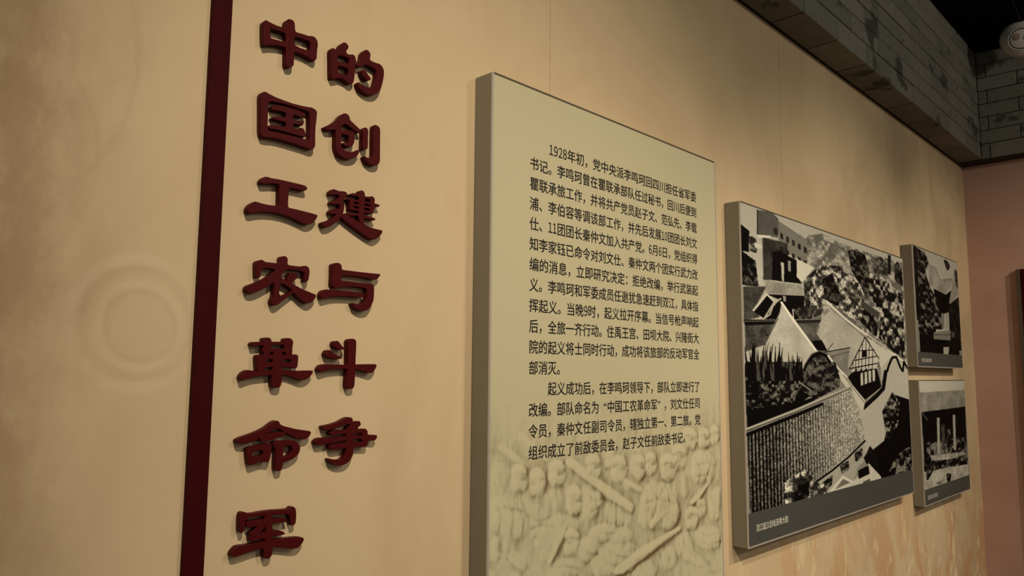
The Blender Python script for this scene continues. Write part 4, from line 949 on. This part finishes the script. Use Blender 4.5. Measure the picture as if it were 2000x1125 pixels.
def board(name, label, cat, x0, x1, z0, z1, t, side, rim):
    """box board hung on the wall: body, four rim strips round the front"""
    root = empty(name, ((x0 + x1) / 2, 0, z0)); tag(root, label, cat)
    hw, hh = (x1 - x0) / 2, z1 - z0
    box('body', side, root, -hw, hw, -t + 0.0015, -0.003, 0.0, hh, bevel=0.0008)
    e, f = 0.0045, -t
    box('edge_strip', rim[0], root, -hw - 0.0006, -hw + e, f - 0.0012, f + 0.004, 0, hh)
    box('edge_strip', rim[0], root, hw - e, hw + 0.0006, f - 0.0012, f + 0.004, 0, hh)
    box('edge_strip', rim[1], root, -hw + e, hw - e, f - 0.0012, f + 0.004, hh - e, hh + 0.0006)
    box('edge_strip', rim[0], root, -hw + e, hw - e, f - 0.0012, f + 0.004, -0.0006, e * 1.3)
    return root, hw, hh

# --- the big text panel
px0, px1, pz0, pz1, pt = K['px0'], K['px1'], EYE - 1.18, EYE + K['pz1'], K['pt']
root, hw, hh = board('text_panel', 'tall cream text panel printed with black Chinese text above a relief picture', 'panel',
                     px0, px1, pz0, pz1, pt, M['side'], (M['metal'], M['dark_edge']))
W_, H_ = 520, 860
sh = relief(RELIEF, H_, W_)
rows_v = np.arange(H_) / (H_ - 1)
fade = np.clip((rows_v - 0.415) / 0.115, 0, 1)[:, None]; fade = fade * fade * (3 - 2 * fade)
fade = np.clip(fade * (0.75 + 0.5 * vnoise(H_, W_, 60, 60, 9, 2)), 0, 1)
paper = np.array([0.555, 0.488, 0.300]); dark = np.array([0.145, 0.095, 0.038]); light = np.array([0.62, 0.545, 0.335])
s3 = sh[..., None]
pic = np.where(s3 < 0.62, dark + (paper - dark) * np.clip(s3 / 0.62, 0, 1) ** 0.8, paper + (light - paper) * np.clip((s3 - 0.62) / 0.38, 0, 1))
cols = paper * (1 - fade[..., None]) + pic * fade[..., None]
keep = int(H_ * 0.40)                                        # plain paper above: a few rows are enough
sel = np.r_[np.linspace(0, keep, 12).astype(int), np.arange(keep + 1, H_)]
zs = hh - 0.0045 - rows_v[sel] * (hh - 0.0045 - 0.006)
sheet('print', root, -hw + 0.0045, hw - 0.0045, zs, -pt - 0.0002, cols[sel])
LINES = ['　　1928年初，党中央派李鸣珂回四川担任省军委', '书记。李鸣珂曾在瞿联承部队任过秘书，回川后便到',
         '瞿联承旅工作，并将共产党员赵子文、范弘先、李载', '浦、李伯容等调该部工作，并先后发展10团团长刘文',
         '仕、11团团长秦仲文加入共产党。6月6日，党组织得', '知李家钰已命令对刘文仕、秦仲文两个团实行武力改',
         '编的消息，立即研究决定：拒绝改编，举行武装起', '义。李鸣珂和军委成员任逖犹急速赶到双江，具体指',
         '挥起义。当晚9时，起义拉开序幕。当信号枪声响起', '后，全旅一齐行动。住禹王宫、田坝大院、兴隆街大',
         '院的起义将士同时行动，成功将该旅部的反动军官全', '部消灭。',
         '　　起义成功后，在李鸣珂领导下，部队立即进行了', '改编。部队命名为“中国工农革命军”，刘文仕任司',
         '令员，秦仲文任副司令员，辖独立第一、第二旅。党', '组织成立了前敌委员会，赵子文任前敌委书记。']
TX0, TX1 = 1.5605, 2.4755
EM = (TX1 - TX0) / 23
for i, t in enumerate(LINES):
    z = EYE + 0.5965 - (i - 1) * 0.05795
    adv = advance(t); em = (TX1 - TX0) / adv if 20.9 < adv < 23.6 and i not in (11, 15) else EM
    text_line('text_line', root, t, TX0 - (px0 + px1) / 2, z - pz0, em, EM * 1.02, -pt - 0.0009, M['ink'])

# --- the three photograph boards
def photo_board(name, label, k, t, ops, h, w, px, strip, caption, tint, side):
    x0, x1, z0, z1 = K[k + 'x0'], K[k + 'x1'], EYE + K[k + 'z0'], EYE + K[k + 'z1']
    root, hw, hh = board(name, label, 'photograph', x0, x1, z0, z1, t, side, (M['metal'], M['dark_edge']))
    g = paint(ops, h, w, px); g = np.clip(g + 0.10 * np.sin((g - 0.42) * 3.6), 0.015, 0.97) ** 2.0
    colr = g[..., None] * np.array(tint)
    v = np.linspace(0, 1, h); sel_ = v <= (1 - strip / hh) + 1.0 / h
    zs_ = hh - v[sel_] * hh; zs_[0] = hh - 0.004
    sheet('print', root, -hw + 0.0045, hw - 0.0045, zs_, -t - 0.0002, colr[sel_])
    box('caption_strip', M['strip'], root, -hw + 0.0045, hw - 0.0045, -t - 0.0008, -t + 0.002, 0.0045 * 1.3, strip)
    caption(root, hw, hh, t, strip)
    return root
def cap_court(root, hw, hh, t, strip):
    text_line('caption_text', root, '双江起义旧址田坝大院', -hw + 0.068, strip * 0.52, 0.0288, 0.030, -t - 0.0012, M['white_ink'], 0.02)
def cap_tiny(x, n):
    def f(root, hw, hh, t, strip):
        # a caption too small to read: a row of tiny pale marks
        bm = bmesh.new(); rn = random.Random(n)
        for i in range(n):
            for j in range(4):
                a = x + i * 0.026 + rn.uniform(0, 0.005); z = strip * 0.46 + (j - 1.5) * 0.0062
                q = [(a, z), (a + rn.uniform(0.012, 0.021), z), (a + 0.018, z + 0.0026), (a, z + 0.0026)]
                bm.faces.new([bm.verts.new((-hw + p[0], -t - 0.0012, p[1])) for p in q])
            a = x + i * 0.026 + rn.uniform(0.004, 0.014)
            bm.faces.new([bm.verts.new((-hw + a + p[0], -t - 0.0013, strip * 0.46 + p[1])) for p in ((0, -0.012), (0.003, -0.012), (0.003, 0.012), (0, 0.012))])
        me = bpy.data.meshes.new('caption_text'); bm.to_mesh(me); bm.free()
        link('caption_text', me, M['white_ink'], root)
    return f
PT = (0.94, 0.88, 0.70)
photo_board('photograph_board', 'large black and white photograph of tiled courtyard roofs and trees on a thick grey board', 'a', K['at'],
            COURTYARD, 720, 440, 1.25, 0.130, cap_court, PT, M['side'])
photo_board('photograph_board', 'small dark photograph of an upturned roof behind trees, above the porch photograph', 'b', K['bt'],
            HALL, 340, 170, 1.4, 0.092, cap_tiny(0.075, 8), PT, M['side'])
photo_board('photograph_board', 'small photograph of a house porch with two pale posts, under the roof photograph', 'c', K['ct'],
            PORCH, 340, 170, 1.4, 0.098, cap_tiny(0.06, 8), PT, M['side'])

# ------------------------------------------------------------------ security camera on the black ceiling
def lathe(name, prof, seg, mat, parent):
    bm = bmesh.new(); rings = []
    for r_, z_ in prof:
        rings.append([bm.verts.new((r_ * math.cos(2 * math.pi * i / seg), r_ * math.sin(2 * math.pi * i / seg), z_)) for i in range(seg)] if r_ > 1e-5 else [bm.verts.new((0, 0, z_))])
    for a, b in zip(rings[:-1], rings[1:]):
        for i in range(seg):
            j = (i + 1) % seg
            if len(a) == 1 and len(b) == 1: continue
            if len(a) == 1: bm.faces.new((a[0], b[i], b[j]))
            elif len(b) == 1: bm.faces.new((a[i], b[0], a[j]))
            else: bm.faces.new((a[i], b[i], b[j], a[j]))
    bmesh.ops.recalc_face_normals(bm, faces=bm.faces)
    for f in bm.faces: f.smooth = True
    me = bpy.data.meshes.new(name); bm.to_mesh(me); bm.free()
    return link(name, me, mat, parent)
cpos = Vector((6.205, -0.515, EYE + 2.385))
cr = empty('security_camera', (cpos.x, cpos.y, CEIL)); tag(cr, 'white turret security camera fixed to the black ceiling by the blocks', 'camera')
R_ = 0.128
base = lathe('base', [(0, 0), (0.118, 0), (0.122, -0.012), (0.118, -0.025), (0.108, -0.036), (0.07, -0.04), (0, -0.04)], 40, M['white_plastic'], cr)
base.location = (0.03, -0.045, 0)
aim = (Vector((0, -1.5, EYE - 0.1)) - cpos)
quat = aim.to_track_quat('Z', 'Y')
prof = []
for i in range(0, 15):
    a = math.pi * (1 - i / 14.0 * 0.79)
    prof.append((R_ * math.sin(a), R_ * math.cos(a)))
prof += [(R_ * 0.60, R_ * 0.83), (R_ * 0.575, R_ * 0.835), (R_ * 0.55, R_ * 0.80), (R_ * 0.55, R_ * 0.70)]
ball = lathe('housing', prof, 48, M['white_plastic'], cr)
ball.location = cpos - Vector((cpos.x, cpos.y, CEIL)); ball.rotation_euler = quat.to_euler()
face = lathe('front_face', [(R_ * 0.50, R_ * 0.66), (R_ * 0.50, R_ * 0.80), (R_ * 0.46, R_ * 0.84), (0, R_ * 0.85)], 48, M['white_plastic'], cr)
face.location = ball.location; face.rotation_euler = quat.to_euler()
q3 = quat.to_matrix()
right_v = (Vector(RIGHT) - aim.normalized() * Vector(RIGHT).dot(aim.normalized())).normalized()
up_v = aim.normalized().cross(right_v)
for nm, off, mt, rr in (('lens', -0.22, M['tan_glass'], 0.19), ('infrared_window', 0.27, M['pale_glass'], 0.19)):
    d_ = lathe(nm, [(R_ * rr, 0), (R_ * rr, 0.002), (R_ * rr * 0.9, 0.004), (0, 0.0045)], 32, mt, cr)
    d_.location = Vector(ball.location) + aim.normalized() * (R_ * 0.845) + right_v * (R_ * off) + up_v * (R_ * 0.08)
    d_.rotation_euler = quat.to_euler()
# thin cable along the ceiling to the camera
def tube(name, pts, rad, mat):
    c = bpy.data.curves.new(name, 'CURVE'); c.dimensions = '3D'; c.bevel_depth = rad; c.bevel_resolution = 2
    s = c.splines.new('BEZIER'); s.bezier_points.add(len(pts) - 1)
    for b, p in zip(s.bezier_points, pts): b.co = p; b.handle_left_type = b.handle_right_type = 'AUTO'
    o = bpy.data.objects.new('tmp', c); COL.objects.link(o); bpy.context.view_layer.update()
    me = bpy.data.meshes.new_from_object(o.evaluated_get(bpy.context.evaluated_depsgraph_get()))
    bpy.data.objects.remove(o); bpy.data.curves.remove(c); me.name = name
    if not me.materials: me.materials.append(mat)
    return link(name, me, mat)
cb = tube('cable', [(5.72, -0.56, CEIL - 0.004), (5.93, -0.548, CEIL - 0.004), (6.12, -0.545, CEIL - 0.004), (6.24, -0.56, CEIL - 0.004)], 0.0035, M['cable'])
tag(cb, 'thin grey cable running along the black ceiling to the security camera', 'cable')
